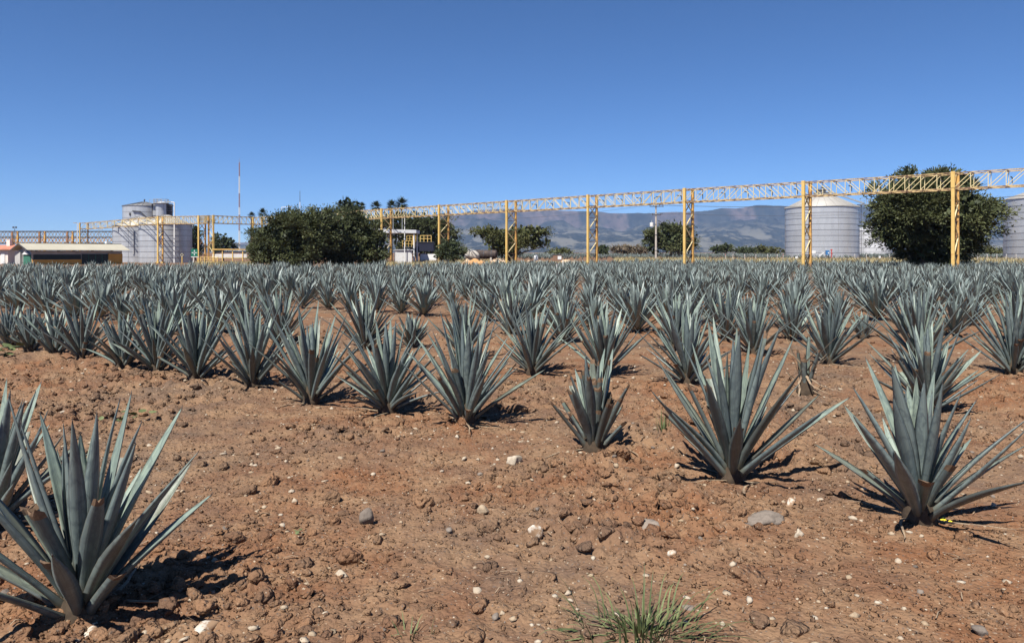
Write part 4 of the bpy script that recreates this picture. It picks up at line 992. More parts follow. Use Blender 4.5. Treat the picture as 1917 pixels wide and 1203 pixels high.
# ------------------------------------------------------------------ silos and tanks
def silo(px, zd, r, eave, apex, courses, label, mat, roofmat, name='grain_silo', ribs=24, group='grain silos', rings=True):
    x0 = X(px, zd); g = gz0(x0, zd); o = empty(name, (x0, zd, g), 0, label, 'silo', group)
    h = eave - g; ch = h / courses
    for k in range(courses):
        z0 = k * ch; rr_ = r - 0.012 * (k % 2)
        wall = MB().lathe([(rr_, z0), (rr_, z0 + ch - 0.03)], 72).build('wall_ring', mat, o)
        MB().lathe([(rr_ - 0.02, z0 + ch - 0.034), (rr_ + 0.035, z0 + ch - 0.045), (rr_ + 0.035, z0 + ch), (rr_ - 0.02, z0 + ch + 0.005)], 72, smooth=False).build('seam', M['galv_dark'], wall)
    rf = MB().lathe([(r + 0.14, h - 0.03), (r + 0.16, h + 0.06), (r * 0.12, apex - g), (0, apex - g + 0.02)], 72, smooth=True).build('roof', roofmat, o)
    m = MB()
    for k in range(ribs):
        a = 2 * math.pi * k / ribs; c, s = math.cos(a), math.sin(a)
        m.bar(((r + 0.1) * c, (r + 0.1) * s, h + 0.10), (r * 0.13 * c, r * 0.13 * s, apex - g + 0.05), 0.09, 0.09)
    m.build('roof_ribs', roofmat, rf)
    m = MB(); nv = 7                                       # vertical lap seams
    for k in range(nv):
        a = 2 * math.pi * (k + 0.3) / nv; m.bar(((r + 0.012) * math.cos(a), (r + 0.012) * math.sin(a), 0.05), ((r + 0.012) * math.cos(a), (r + 0.012) * math.sin(a), h - 0.06), 0.02)
    m.build('lap_seams', M['galv_dark'], o)
    return o, g, h
def railing(o, pts, z, hh, mat, closed=False, post=0.04, rails=2, name='railing'):
    m = MB(); n = len(pts)
    for i, (x, y) in enumerate(pts): m.bar((x, y, z), (x, y, z + hh), post)
    for i in range(n if closed else n - 1):
        a, b = pts[i], pts[(i + 1) % n]
        for k in range(1, rails + 1): m.bar((*a, z + hh * k / rails), (*b, z + hh * k / rails), post * .9)
    return m.build(name, mat, o)
def ring_pts(r, n, c=(0, 0), a0=0): return [(c[0] + r * math.cos(a0 + 2 * math.pi * k / n), c[1] + r * math.sin(a0 + 2 * math.pi * k / n)) for k in range(n)]
# silo in the centre right
zs = 150; rs_ = 64.5 / F_PX * zs
so, g, h = silo(1538, zs, rs_, Z(390, zs), Z(361, zs), 9, 'large corrugated steel silo behind the second tower from the right', M['galv'], M['galv_roof'])
apz = Z(361, zs) - g
MB().lathe([(0, apz - .1), (1.6, apz - .1), (1.6, apz), (0, apz)], 20).build('top_platform', M['steel'], so)
railing(so, ring_pts(1.5, 10), apz, 1.1, M['steel'], True, 0.07)
m = MB()
for k in range(7): m.box((random.uniform(-1, 1), random.uniform(-1, 1), apz + 0.35), (0.35, 0.35, 0.7))
m.build('fill_cap', M['darksteel'], so)
MB().bar((1.2, -0.4, apz + 0.3), (rs_ + 1.2, -1.0, h + 0.9), 0.28).build('roof_stair', M['steel'], so)
B('landing', (rs_ + 1.3, -1.0, h + 0.7), (2.4, 1.6, 0.12), M['steel'], so)
railing(so, [(rs_ + .2, -1.7), (rs_ + 1.3, -1.7), (rs_ + 2.4, -1.7), (rs_ + 2.4, -.3)], h + 0.75, 1.1, M['steel'], False, 0.07)
m = MB()
for sx in (-0.25, 0.25): m.bar((rs_ + 0.45 + sx, -0.8, 0), (rs_ + 0.45 + sx, -0.8, h + .7), 0.06)
for k in range(30): m.bar((rs_ + 0.2, -0.8, k * 0.36), (rs_ + .7, -0.8, k * .36), 0.04)
m.build('ladder', M['darksteel'], so)
B('bracket_platform', (rs_ + 0.9, -0.8, h * 0.46), (2.4, 1.2, 0.14), M['steel'], so); railing(so, [(rs_ + .0, -1.4), (rs_ + 1.0, -1.4), (rs_ + 2.0, -1.4)], h * .46, 1.2, M['steel'], False, 0.07)
# plant by the silo foot
def P(px, zd): x = X(px, zd); return (x, zd, gz0(x, zd))
o = empty('control_cabinet', P(1549, 138), 0, 'blue control cabinet on legs at the foot of the silo', 'cabinet')
B('box', (0, 0, 1.25), (0.62, 0.4, 0.85), M['blue'], o); B('label_plate', (0.12, -0.203, 1.2), (0.22, 0.01, 0.22), M['white'], o)
for s in (-1, 1): B('leg', (s * .22, 0, 0.41), (0.1, 0.1, 0.82), M['darksteel'], o)
o = empty('standpipe', P(1556.5, 137), 0, 'red standpipe beside the blue cabinet', 'pipe')
MB().tube((0, 0, 0), (0, 0, 1.9), 0.09, 0.09, 8).build('pipe', M['red'], o); MB().tube((-.15, 0, 1.75), (.15, 0, 1.75), 0.11).build('valve', M['red'], o); MB().tube((0, 0, 1.1), (0.1, -.2, 1.1), 0.1).build('outlet', M['red'], o)
o = empty('handrail_frame', P(1564, 137), 0, 'thin grey handrail right of the red standpipe', 'handrail'); railing(o, [(-.5, 0), (0, 0), (.5, 0)], 0, 1.5, M['steel'], False, 0.06, 3)
o = empty('stair', P(1536, 137), 0, 'pale steel steps climbing to the blue cabinet', 'stairs')
m = MB(); m.bar((-1.0, 0, 0.0), (0.7, 0, 1.3), 0.10); m.bar((-1.0, .7, 0.0), (0.7, .7, 1.3), 0.10); m.build('stringer', M['white'], o)
for k in range(6): B('tread', (-.85 + k * .28, .35, .14 + .21 * k), (.26, .62, .04), M['steel'], o)
m = MB(); m.bar((-1.0, 0, 0.9), (0.7, 0, 2.2), 0.05); m.bar((-1, 0, 0), (-1, 0, .9), .05); m.bar((.7, 0, 1.3), (.7, 0, 2.2), .05); m.build('handrail', M['steel'], o)
def board(name, px, py0, py1, wpx, zd, mat, label, posts=True, cat='sign'):
    x = X(px, zd); g = gz0(x, zd); o = empty(name, (x, zd, g), 0, label, cat); z0, z1 = Z(py1, zd) - g, Z(py0, zd) - g; wd = wpx / F_PX * zd
    B('panel', (0, 0, (z0 + z1) / 2), (wd, 0.05, z1 - z0), mat, o)
    if posts:
        for s in (-.7, .7): B('post', (s * wd / 2, 0.06, z0 / 2 + .02), (0.06, 0.06, z0 + .04), M['steel'], o)
    return o
board('notice_board', 1523, 469, 474, 8, 138, M['white'], 'small white notice board on the silo side')
board('notice_board', 1491, 480, 484, 4.5, 126, M['white'], 'tiny white square sign left of the second tower')
board('notice_board', 1647, 479, 483, 3.5, 120, M['white'], 'tiny white square sign left of the round tree foot')
# right edge silo, white tank behind
zs = 128; rr2 = 6.9
silo(CX + ((1889.5 - CX) / F_PX * zs + rr2) / zs * F_PX + 3, zs, rr2, Z(373, zs), Z(348, zs), 9, 'steel silo cut off by the right edge', M['galv'], M['galv_roof'])
so2, g, h = silo(1632, 205, 5.0, Z(432, 205), Z(422, 205), 6, 'pale tank half hidden between silo and round tree', M['galv_white'], M['galv_white'], 'storage_tank', 16)
m = MB()
for sx in (-0.25, 0.25): m.bar((-4.2 + sx, -3.2, 0), (-4.2 + sx, -3.2, h), 0.08)
m.build('ladder', M['steel'], so2)
# tank group on the left
zb = 139.5; rb = 46 / F_PX * zb
so, g, h = silo(310, zb, rb, Z(421, zb), Z(403, zb), 7, 'broad steel tank nearest in the left group, behind a yellow tower', M['galv'], M['galv_roof'], 'storage_tank', 20, 'steel tanks on the left')
za = 149; ra = 46 / F_PX * za
so, g, h = silo(262, za, ra, Z(424, za), Z(406, za), 7, 'broad steel tank half hidden, behind the cream-roofed building', M['galv'], M['galv_roof'], 'storage_tank', 20, 'steel tanks on the left')
MB().tube((1.2, -ra + .15, 1.5), (1.2, -ra - .02, h - 1.0), 0.16).build('vent_pipe', M['galv'], so)
zc = 196; rc = 36.5 / F_PX * zc
so, g, h = silo(270, zc, rc, Z(387, zc), Z(378.5, zc), 9, 'taller silo with ribbed grey cone roof behind the broad tanks', M['galv'], M['galv_dark'], 'grain_silo', 26, 'steel tanks on the left')
MB().tube((0, 0, Z(379, zc) - g), (0.1, 0, Z(373, zc) - g), 0.18).build('vent', M['darksteel'], so)
m = MB(); m.bar((rc * .30, -rc * 1.0, Z(398, zc) - g), (rc * .62, -rc * .86, Z(411, zc) - g), 0.5, .25); m.bar((-.3, -rc * 1.05, Z(397, zc) - g), (rc * .3, -rc * 1.0, Z(398, zc) - g), .4, .25); m.build('stair', M['darksteel'], so)
B('hatch', (-rc * .22, -rc * .99, Z(402.5, zc) - g), (.35, .3, .7), M['darksteel'], so)
zt = 186; rt_ = 9.3 / F_PX * zt
so, g, h = silo(301.5, zt, rt_, Z(380, zt), Z(377.5, zt), 9, 'slim steel silo tower with platforms and railings on top', M['galv'], M['galv_white'], 'grain_silo', 12, 'steel tanks on the left')
railing(so, ring_pts(rt_ + .5, 12), h - .1, 1.0, M['steel'], True, 0.08)
MB().lathe([(rt_, h - .15), (rt_ + .6, h - .15), (rt_ + .6, h - .05), (rt_, h - .05)], 24).build('platform', M['steel'], so)
o = empty('stair_tower', (X(314, 188), 188.0, gz0(X(314, 188), 188)), 0, 'dark caged stair tower on the right of the slim silo', 'stair tower'); hh = Z(382, 188) - o.location.z
MB().tube((0, 0.4, 0), (0, .4, hh), 1.0, 1.0, 14).build('shaft', M['darksteel'], o)
for k in range(9):
    B('landing', (0.25, -.1, hh - 0.4 - k * 1.4), (2.3, 1.8, 0.14), M['steel'], o)
    railing(o, [(-.7, -1.0), (.4, -1.0), (1.4, -1.0)], hh - 0.35 - k * 1.4, .9, M['steel'], False, 0.05)
o = empty('walkway', (X(293, 188), 188.0, Z(381, 188)), 0, 'grey walkway bridging the silo roof and the slim tower', 'walkway')
B('deck', (0, 0, 0), (3.2, 1.2, .15), M['steel'], o); railing(o, [(-1.5, -.6), (-.5, -.6), (.5, -.6), (1.5, -.6)], 0, 1.0, M['steel'], False, 0.07)
for s in (-1.2, 1.2): B('support', (s, .3, -6.3), (.25, .25, 12.5), M['darksteel'], o)
B('conveyor_box', (.4, .2, -2.4), (2.4, 1.0, 1.2), M['steel'], o)

# ------------------------------------------------------------------ buildings
TH = R(56); UX, UY = math.cos(TH), math.sin(TH); z0b = 108.0; x0b = X(51, z0b)
o = empty('long_building', (x0b, z0b, gz0(x0b, z0b)), TH, 'long low building with cream sheet roof and ochre and green walls', 'building'); g = o.location.z
def along(px, off=0.0):                                     # distance along the front (set back by off) where a pixel column meets it
    k = (px - CX) / F_PX; xo = x0b - UY * off; zo = z0b + UX * off
    return (k * zo - xo) / (UX - k * UY)
LB = along(244); WB = 5.6; ze = Z(467.5, z0b) - g; zr = Z(455.5, 109.5) - g + 0.05
roof = empty('roof', (0, 0, 0)); roof.parent = o
nsh = 14
for side in (0, 1):
    for k in range(nsh):
        xa, xb = LB * k / nsh, LB * (k + 1) / nsh - 0.012
        ya, yb = (0, WB / 2) if side == 0 else (WB, WB / 2)
        v = [(xa, ya, ze), (xb, ya, ze), (xb, yb, zr), (xa, yb, zr)]; v += [(p, q, r_ - 0.06) for p, q, r_ in v]
        MB().add(v, [(0, 1, 2, 3), (7, 6, 5, 4), (0, 4, 5, 1), (1, 5, 6, 2), (2, 6, 7, 3), (3, 7, 4, 0)]).build('roof_sheet', M['cream'], roof)
MB().bar((-.02, WB / 2, zr + .03), (LB, WB / 2, zr + .03), 0.22, 0.05).build('ridge_cap', M['cream'], roof)
for s_ in (0, 1):
    MB().bar((-.03, 0 if s_ == 0 else WB, ze - .09), (-.03, WB / 2, zr - .09), 0.05, 0.16).build('gable_board', M['darksteel'], roof)
YW = 0.75; XG = 0.9                                         # walls stand back under the eaves
hw = ze - 0.12
xr = LB - 0.9
B('wall', ((XG + xr) / 2, WB / 2 + .1, hw / 2), (xr - XG, WB - 2 * YW, hw), M['greywall'], o)
MB().add([(XG, YW + .15, hw - .02), (XG, WB - YW, hw - .02), (XG, WB / 2, zr - .14), (XG + .2, YW + .15, hw - .02), (XG + .2, WB - YW, hw - .02), (XG + .2, WB / 2, zr - .14)], [(0, 2, 1), (3, 4, 5), (0, 3, 5, 2), (2, 5, 4, 1)]).build('gable_wall', M['greywall'], o)
B('green_door', (XG - .05, 2.05, .75), (.12, 2.3, 1.5), M['greenwall'], o)
MB().add([(XG - .3, .85, 1.55), (XG - .3, 2.05, 2.1), (XG - .3, 3.25, 1.55), (XG + .02, .85, 1.55), (XG + .02, 2.05, 2.1), (XG + .02, 3.25, 1.55)], [(2, 1, 0), (3, 4, 5), (0, 1, 4, 3), (1, 2, 5, 4), (2, 0, 3, 5)]).build('door_canopy', M['white'], o)
B('side_wall', (XG - .2, 4.5, 1.0), (.3, 1.7, 2.0), M['greywall'], o)
def front(name, pa, pb, zlo, zhi, mat, proud, parent=None):
    a_, b_ = max(along(pa, YW), XG + .02), min(along(pb, YW), xr - .02)
    q = B(name, ((a_ + b_) / 2, YW + .1 - proud / 2, (zlo + zhi) / 2), (b_ - a_, proud + .04, zhi - zlo), mat, o if parent is None else parent); return q
front('window_band', 63, 152, .80, 1.55, M['darkint'], .05)
front('lower_wall', 60, 152, 0, .78, M['ochre'], .22)
dr = front('dark_opening', 153.5, 202, 0, 1.62, M['darkint'], .08)  # open bay: a dark panel painted as the shade inside
for px in (166, 179, 191):
    a_ = along(px, YW); MB().box((a_, YW + .005, .8), (.07, .05, 1.6)).build('opening_bar', M['greenwall'], dr)
front('ochre_panel', 202.8, 235, 0, 1.66, M['ochre'], .16)
for px in (70, 112, 140, 175, 212): B('eave_bracket', (along(px), .35, ze - .15), (.12, .7, .12), M['darksteel'], o)
B('low_step', (XG + .1, YW - .45, .12), (.9, .7, .35), M['ochre'], o)
B('roof_box', (LB - 2.0, WB / 2 + .4, zr + .22), (.65, .5, .45), M['white'], o)
zb2 = 118; x0 = X(2, zb2); o = empty('small_house', (x0, zb2, gz0(x0, zb2)), 0, 'small house with red tiled roof at the left edge', 'building'); g = o.location.z
B('wall', (-1.2, 1.5, (Z(466, zb2) - g) / 2), (4.6, 3, Z(466, zb2) - g), M['pinkwall'], o)
MB().add([(-3.8, -.5, Z(466, zb2) - g), (1.9, -.5, Z(466, zb2) - g), (2.4, 2, Z(458, zb2) - g), (-3.8, 2, Z(458, zb2) - g), (-3.8, -.5, Z(466, zb2) - g - .15), (1.9, -.5, Z(466, zb2) - g - .15), (2.4, 2, Z(458, zb2) - g - .15), (-3.8, 2, Z(458, zb2) - g - .15)], [(0, 1, 2, 3), (7, 6, 5, 4), (0, 4, 5, 1), (1, 5, 6, 2), (2, 6, 7, 3), (3, 7, 4, 0)]).build('roof', M['tile'], o)
w_ = B('window', (.35, -.04, Z(484, zb2) - g), (.55, .08, 1.6), M['white'], o)
B('doorway', (-.8, -.03, Z(487, zb2) - g), (.5, .06, 1.9), M['darkint'], o)
B('chimney', (.2, 1.6, Z(455, zb2) - g), (.55, .5, 1.1), M['pinkwall'], o)
# shelter beside the gantry
zh = 113.0; x0 = X(745, zh); o = empty('white_shelter', (x0, zh, gz0(x0, zh)), 0, 'open shelter with flat white roof on thin posts beside the gantry', 'shelter'); g = o.location.z
def sx_(px): return (px - 745) / F_PX * zh
def sz_(py): return Z(py, zh) - g
MB().add([(sx_(700), -1.8, sz_(429)), (sx_(782), -1.8, sz_(431)), (sx_(782), 2.6, sz_(430.5)), (sx_(700), 2.6, sz_(428)), (sx_(700), -1.8, sz_(436)), (sx_(782), -1.8, sz_(437)), (sx_(782), 2.6, sz_(437)), (sx_(700), 2.6, sz_(436))], [(0, 1, 2, 3), (7, 6, 5, 4), (0, 4, 5, 1), (1, 5, 6, 2), (2, 6, 7, 3), (3, 7, 4, 0)]).build('roof', M['galv_white'], o)
for px, y in ((777.5, -1.5), (777.5, 2.2), (705, -1.5), (705, 2.2)): MB().tube((sx_(px), y, 0), (sx_(px), y, sz_(437)), 0.10, 0.10, 10).build('post', M['white'], o)
for px in (735, 752): MB().tube((sx_(px), .5, sz_(430)), (sx_(px), .5, sz_(405)), .05, .05, 6).build('roof_mast', M['steel'], o)
o = empty('white_kiosk', (X(756, 109), 109.0, gz0(X(756, 109), 109)), R(18), 'white block kiosk with flat top under the shelter roof', 'kiosk'); g = o.location.z; hk_ = Z(467.5, 109) - g
B('body', (0, .6, (hk_ - .1) / 2), (2.2, 2.4, hk_ - .1), M['white'], o); B('top_slab', (0.05, .6, hk_ - .02), (2.55, 2.7, .12), M['galv_white'], o)
o = empty('white_post', P(763, 111), 0, 'slender white lamp post passing through the shelter roof line', 'post'); MB().tube((0, -3.0, 0), (0, -3.0, Z(398, 111) - o.location.z), .075, .05, 8).build('pole', M['white'], o)
# yellow railed platform and navy machine
o = empty('railed_platform', P(766, 121), 0, 'yellow railed platform seen below the shelter roof', 'platform'); g = o.location.z
pz = Z(462, 121) - g
B('deck', (0, 0, pz), (2.0, 1.4, .12), M['darksteel'], o)
for s in (-.9, .9): B('leg', (s, 0, pz / 2), (.12, .12, pz), M['darksteel'], o)
railing(o, [(-1.0, -.7), (-.5, -.7), (0, -.7), (.5, -.7), (1.0, -.7)], pz, 1.0, M['yellow'], False, .06, 2)
railing(o, [(-.5, .7), (0, .7), (.5, .7), (1.0, .7)], pz + .9, .95, M['yellow'], False, .06, 2, 'upper_railing')
B('ladder_panel', (.75, -.2, pz + 1.0), (.35, .1, 1.6), M['yellow'], o)
o = empty('navy_machine', P(795, 123), 0, 'dark navy machine house with a yellow railing on top', 'machine'); g = o.location.z
zt_, zl_ = Z(454, 123) - g, Z(470, 123) - g
B('housing', (0, 0, (zt_ + zl_) / 2), (3.0, 2.2, zt_ - zl_), M['navy'], o); B('roof_plate', (0, 0, zt_ + .05), (3.2, 2.4, .1), M['darksteel'], o)
for sx in (-1.2, 0, 1.2): B('leg', (sx, -.7, zl_ / 2), (.22, .22, zl_), M['navy'], o)
railing(o, [(-.6, -1.0), (0, -1.0), (.6, -1.0), (1.2, -1.0)], zt_ + .1, 1.05, M['yellow'], False, .09, 2)
o = empty('low_white_wall', P(802, 116), 0, 'low white wall between kiosk and small round tree', 'wall'); o['kind'] = 'thing'
B('wall', (0, 0, .95), (2.5, .25, 1.9 - 1.0), M['white'], o); B('footing', (0, 0, .25), (2.5, .3, .5), M['concrete'], o)

# ------------------------------------------------------------------ signs, posts, masts
o = empty('assembly_sign', P(364, 117), 0, 'green assembly point sign with four white arrows on posts', 'sign'); g = o.location.z
zc_ = Z(473, 117) - g
pn = B('panel', (0, 0, zc_), (1.06, .06, 1.14), M['green'], o)
m = MB(); y = -.035
for k in range(4):
    a = k * math.pi / 2; c, s = math.cos(a), math.sin(a)
    def rp(u, v_): return (u * c - v_ * s, y, zc_ + u * s + v_ * c)
    m.add([rp(.12, 0), rp(.25, .12), rp(.25, .04), rp(.42, .04), rp(.42, -.04), rp(.25, -.04), rp(.25, -.12)], [tuple(range(7))])
m.lathe([(0, 0)], 3) if False else None
m.build('arrows', M['white'], pn)
MB().add([(.055 * math.cos(k * math.pi / 5), y, zc_ + .055 * math.sin(k * math.pi / 5)) for k in range(10)], [tuple(range(10))]).build('dot', M['white'], pn)
B('lower_strip', (.05, 0, zc_ - .66), (1.2, .06, .09), M['white'], o)
for s, mt in ((-.15, 'white'), (.5, 'yellow')): B('post', (s, .06, (zc_ - .55) / 2), (.08, .08, zc_ - .55), M[mt], o)
o = empty('hydrant_sign', P(341, 117), 0, 'small pale yellow box sign on a thick yellow post', 'sign'); g = o.location.z
hz_ = Z(477, 117) - g
m = MB()
for a, b, c, d in ((0, .2, .46, .1), (0, -.2, .46, .1), (-.18, 0, .1, .5), (.18, 0, .1, .5)): m.box((a, 0, hz_ + b), (c, .16, d))
m.build('frame', M['cream'], o); B('centre_plate', (0, .04, hz_), (.28, .04, .32), M['darksteel'], o); MB().tube((0, 0, 0), (0, 0, hz_ - .2), .09).build('post', M['yellow'], o)
def lamp_post(px, zd, top_py, label, arm=0.0, thick=.09, mat='white', head=True):
    o = empty('lamp_post', P(px, zd), 0, label, 'lamp post', 'lamp posts around the plant'); h = Z(top_py, zd) - o.location.z
    MB().tube((0, 0, 0), (0, 0, h), thick * 1.2, thick * .8, 8).build('pole', M[mat], o)
    if arm: MB().tube((0, 0, h), (arm, 0, h + .1), thick * .7, thick * .6, 6).build('arm', M[mat], o)
    if head: B('lamp_head', (arm * 1.1 + (.0 if arm else 0), 0, h + .1), (.7 if arm else .5, .3, .18), M['steel'], o)
    return o
lamp_post(326.5, 134.5, 379, 'tall white lamp post standing before the right-hand broad tank', -.9, .13)
lamp_post(145, 170, 418, 'white lamp post beside the yellow end tower', -.5, .1)
lamp_post(527, 150, 388, 'white lamp post with long arm above the broad dark tree', 1.6, .08)
lamp_post(185, 200, 430, 'thin lamp post behind the far rack, left of the tanks', .6, .08, 'steel')
lamp_post(359.5, 140, 424, 'grey floodlight post at the right side of the tanks', 0, .07, 'steel')
o = lamp_post(27.5, 230, 428, 'floodlight post with two dark lamps above the far rack', 0, .1, 'darksteel', False); h = Z(428, 230) - o.location.z
for s in (-.4, .4): B('floodlight', (s, 0, h + .4), (.45, .3, .5), M['darksteel'], o)
# red and white mast
zm = 330; o = empty('radio_mast', P(448, zm), 0, 'tall slender red and white radio mast above the gantry', 'mast'); g = o.location.z
tops = [470, 432, 402, 388, 362, 330, 304]
mr_ = [('white', 'white'), ('red', 'red')]
M['mastred'] = plain('mast_faded_red', (0.30, 0.20, 0.20), 0.7)
for k in range(len(tops) - 1):
    z0, z1 = Z(tops[k], zm) - g, Z(tops[k + 1], zm) - g; m = MB(); s = .30 - .02 * k
    for j in range(3):
        a = j * 2.094; m.tube((s * math.cos(a), s * math.sin(a), z0), (s * math.cos(a), s * math.sin(a), z1), .10, .10, 5)
    n = max(3, int((z1 - z0) / .8))
    for i in range(n):
        for j in range(3):
            a, b = j * 2.094, (j + 1) * 2.094; m.bar((s * math.cos(a), s * math.sin(a), z0 + (z1 - z0) * i / n), (s * math.cos(b), s * math.sin(b), z0 + (z1 - z0) * (i + 1) / n), .06)
    m.build('section', M['white' if k % 2 == 0 else 'mastred'], o)
MB().tube((0, 0, Z(304, zm) - g), (0, 0, Z(296, zm) - g), .08, .04, 6).build('aerial', M['mastred'], o)
m = MB().tube((0, 0, 0), (0, 0, Z(470, zm) - g), .3, .3, 6); m.build('base_section', M['mastred'], o)
zm = 300; o = empty('radio_mast', P(561.5, zm), 0, 'thin grey and white mast behind the broad dark tree', 'mast'); g = o.location.z
MB().tube((0, 0, 0), (0, 0, Z(378, zm) - g), .16, .14, 6).build('lower_section', M['white'], o); MB().tube((0, 0, Z(378, zm) - g), (0, 0, Z(357, zm) - g), .13, .08, 6).build('upper_section', M['darksteel'], o)
# power pole
zp = 121; o = empty('power_pole', P(1228, zp), 0, 'grey utility pole with white transformer and crossarms before the shade tree', 'power pole'); g = o.location.z
def pzz(py): return Z(py, zp) - g
MB().tube((0, 0, 0), (0, 0, pzz(376)), .19, .12, 10).build('pole', M['polewood'], o)
for py, wd in ((386.5, 2.3), (402, 1.5)): B('crossarm', (.1, -.15, pzz(py)), (wd, .12, .12), M['darksteel'], o)
MB().bar((0, 0, pzz(376)), (0, 0, pzz(368)), .08).build('top_spike', M['darksteel'], o)
for px, py in ((-1.0, 386), (-.4, 386), (.55, 386), (1.1, 386), (-.55, 402), (.75, 402), (.95, 402), (-.25, 373), (.3, 373)):
    MB().lathe([(0, 0), (.07, .02), (.05, .1), (.08, .14), (.04, .22), (0, .24)], 8, (px, -.15, pzz(py) + .05)).build('insulator', M['darksteel'], o)
tr = MB().tube((-.72, -.1, pzz(424)), (-.72, -.1, pzz(416.5)), .30, .30, 14).build('transformer', M['white'], o)
MB().tube((-.72, -.1, pzz(416.5)), (-.72, -.1, pzz(412)), .06).build('bushing', M['steel'], tr); B('bracket', (-.3, -.1, pzz(420)), (.5, .12, .12), M['darksteel'], tr)
for py in (440, 469): MB().lathe([(.18, 0), (.21, 0), (.21, .08), (.18, .08)], 10, (0, 0, pzz(py))).build('band', M['darksteel'], o)
B('meter_box', (.28, -.15, pzz(487)), (.22, .2, .5), M['steel'], o)
def wire(p0, p1, sag, label):
    m = MB(); n = 10; pts = [Vector(p0).lerp(Vector(p1), k / n) - Vector((0, 0, 4 * sag * (k / n) * (1 - k / n))) for k in range(n + 1)]
    for a, b in zip(pts, pts[1:]): m.tube(a, b, .018, .018, 4, False)
    tag(m.build('power_line', M['darksteel']), label, 'cable', 'cables on the power pole')
xp = X(1228, zp)
for k, (dx, py, lab) in enumerate(((-.9, 386, 'upper front cable running right from the power pole'), (.5, 386, 'upper back cable running right from the power pole'), (.8, 402, 'lower cable running right from the power pole'))):
    wire((xp + dx, zp - .15, Z(py, zp) + .2), (xp + 52 + k, zp - 24 - 2 * k, Z(py, zp) + .6), 1.1, lab)
wire((xp - .9, zp - .15, Z(386, zp) + .2), (xp - 40, zp + 30, Z(392, zp)), 1.0, 'cable running left from the power pole towards the flat-topped tree')
# pipes and rails beside the corner towers
o = empty('pipe_rack', P(428, 124), 0, 'low yellow pipe rack with pale pipes under the gantry corner', 'pipe rack'); g = o.location.z
def qz(py): return Z(py, 124) - g
def qx(px): return (px - 428) / F_PX * 124
for py, mt, rad in ((467, 'yellow_rust', .10), (472, 'darksteel', .12), (477, 'white', .10), (480.5, 'white', .12), (483, 'yellow_pale', .07)): MB().tube((qx(398), 0, qz(py)), (qx(462), 0, qz(py)), rad).build('pipe', M[mt], o)
for px in (401, 417, 436, 455): B('post', (qx(px), -.15, qz(467) / 2), (.13, .13, qz(467) + .1), M['yellow'], o)
MB().bar((qx(398), -.3, qz(467)), (qx(462), -.3, qz(467)), .12).build('top_rail', M['yellow'], o)
o = empty('yellow_handrail', P(390, 121), 0, 'low yellow handrail in front of the corner towers', 'handrail'); railing(o, [(-1.3, 0), (-.6, 0), (.1, 0), (.8, 0), (1.5, 0)], 0, 1.1, M['yellow'], False, .1, 3)

# ------------------------------------------------------------------ odds and ends beyond the field
def heap(px, zd, wpx, hpx, mat, label, seed, name='soil_heap', cat='heap'):
    x0 = X(px, zd); s = wpx / 2 / F_PX * zd; n = 26; v = []; f = []
    hh = hpx / F_PX * zd
    for i in range(n):
        for j in range(n):
            a, b = 2 * i / (n - 1) - 1, 2 * j / (n - 1) - 1; d = a * a + b * b
            q = float(fbm(np.array([a * 2.2 + seed]), np.array([b * 2.2]), seed, 4)[0])
            v.append((a * s, b * s * .8, max(0, (1 - d)) * hh * (0.75 + 1.6 * q) - .05))
    f = [(i * n + j, (i + 1) * n + j, (i + 1) * n + j + 1, i * n + j + 1) for i in range(n - 1) for j in range(n - 1)]
    me = bpy.data.meshes.new(name); me.from_pydata(v, [], f); me.polygons.foreach_set('use_smooth', [True] * len(f)); me.materials.append(mat); me.update()
    o = link(name, me); o.location = (x0, zd, gz0(x0, zd)); return tag(o, label, cat, 'soil heaps beyond the field')
heap(890, 98, 60, 13, M['orange_soil'], 'orange earth heap in front of the old tank', 1)
heap(1000, 97, 46, 13, M['sand'], 'sandy heap under the white container', 2)
heap(1060, 96, 50, 13, M['sand'], 'sandy heap behind the dark board', 3)
heap(935, 100, 60, 12, M['sand'], 'low sandy bank at the foot of the flat-topped tree', 4)
o = empty('old_tank', P(908, 107), R(-12), 'dark rusty tank lying on its side with a pale end', 'tank'); g = o.location.z; zz = Z(476, 107) - g
prof = [(0, 0), (.45, .02), (.62, .12), (.64, .25), (.64, 3.3), (.6, 3.45), (0, 3.5)]
m = MB().lathe(prof, 18); m.v = [(z - 1.75, x_, zz + y_) for x_, y_, z in m.v]; m.build('barrel', M['oldtank'], o)
for k in range(3): 
    m = MB().lathe([(.645, 0), (.67, 0), (.67, .08), (.645, .08)], 18); m.v = [(z - 1.2 + k * 1.1, x_, zz + y_) for x_, y_, z in m.v]; m.build('band', M['darksteel'], o)
for s in (-1.1, 1.0): B('cradle', (s, 0, zz / 2 - .25), (.25, 1.1, zz - .4), M['concrete'], o)
v, f = ico(3, 5, .35); v = v * (.9, .7, .75)
tag(link('boulder', mesh_uv('boulder', v, None, f, np.full(len(v), .5), M['galv_dark'] if False else M['concrete'], True)), 'pale grey boulder beside the old tank', 'stone').location = (X(880, 104), 104, gz0(X(880, 104), 104) + 1.2)
heap(880, 104, 40, 14, M['sand'], 'pale earth bank carrying the grey boulder', 7)
o = empty('white_container', P(1003.5, 95), 0, 'small white rounded plastic container on the sandy heap', 'container'); g = o.location.z; zz = Z(487, 95) - g
MB().lathe([(0, zz - .1), (.24, zz - .08), (.29, zz), (.30, zz + .45), (.25, zz + .58), (.12, zz + .66), (0, zz + .67)], 16).build('body', M['white'], o); MB().lathe([(0, zz + .66), (.1, zz + .66), (.1, zz + .74), (0, zz + .74)], 10).build('cap', M['white'], o)
o = empty('dark_board', P(1043, 62), 0, 'dark box with a white panel on two white posts in the field', 'sign'); g = o.location.z; z0, z1 = Z(488.5, 62) - g, Z(477, 62) - g
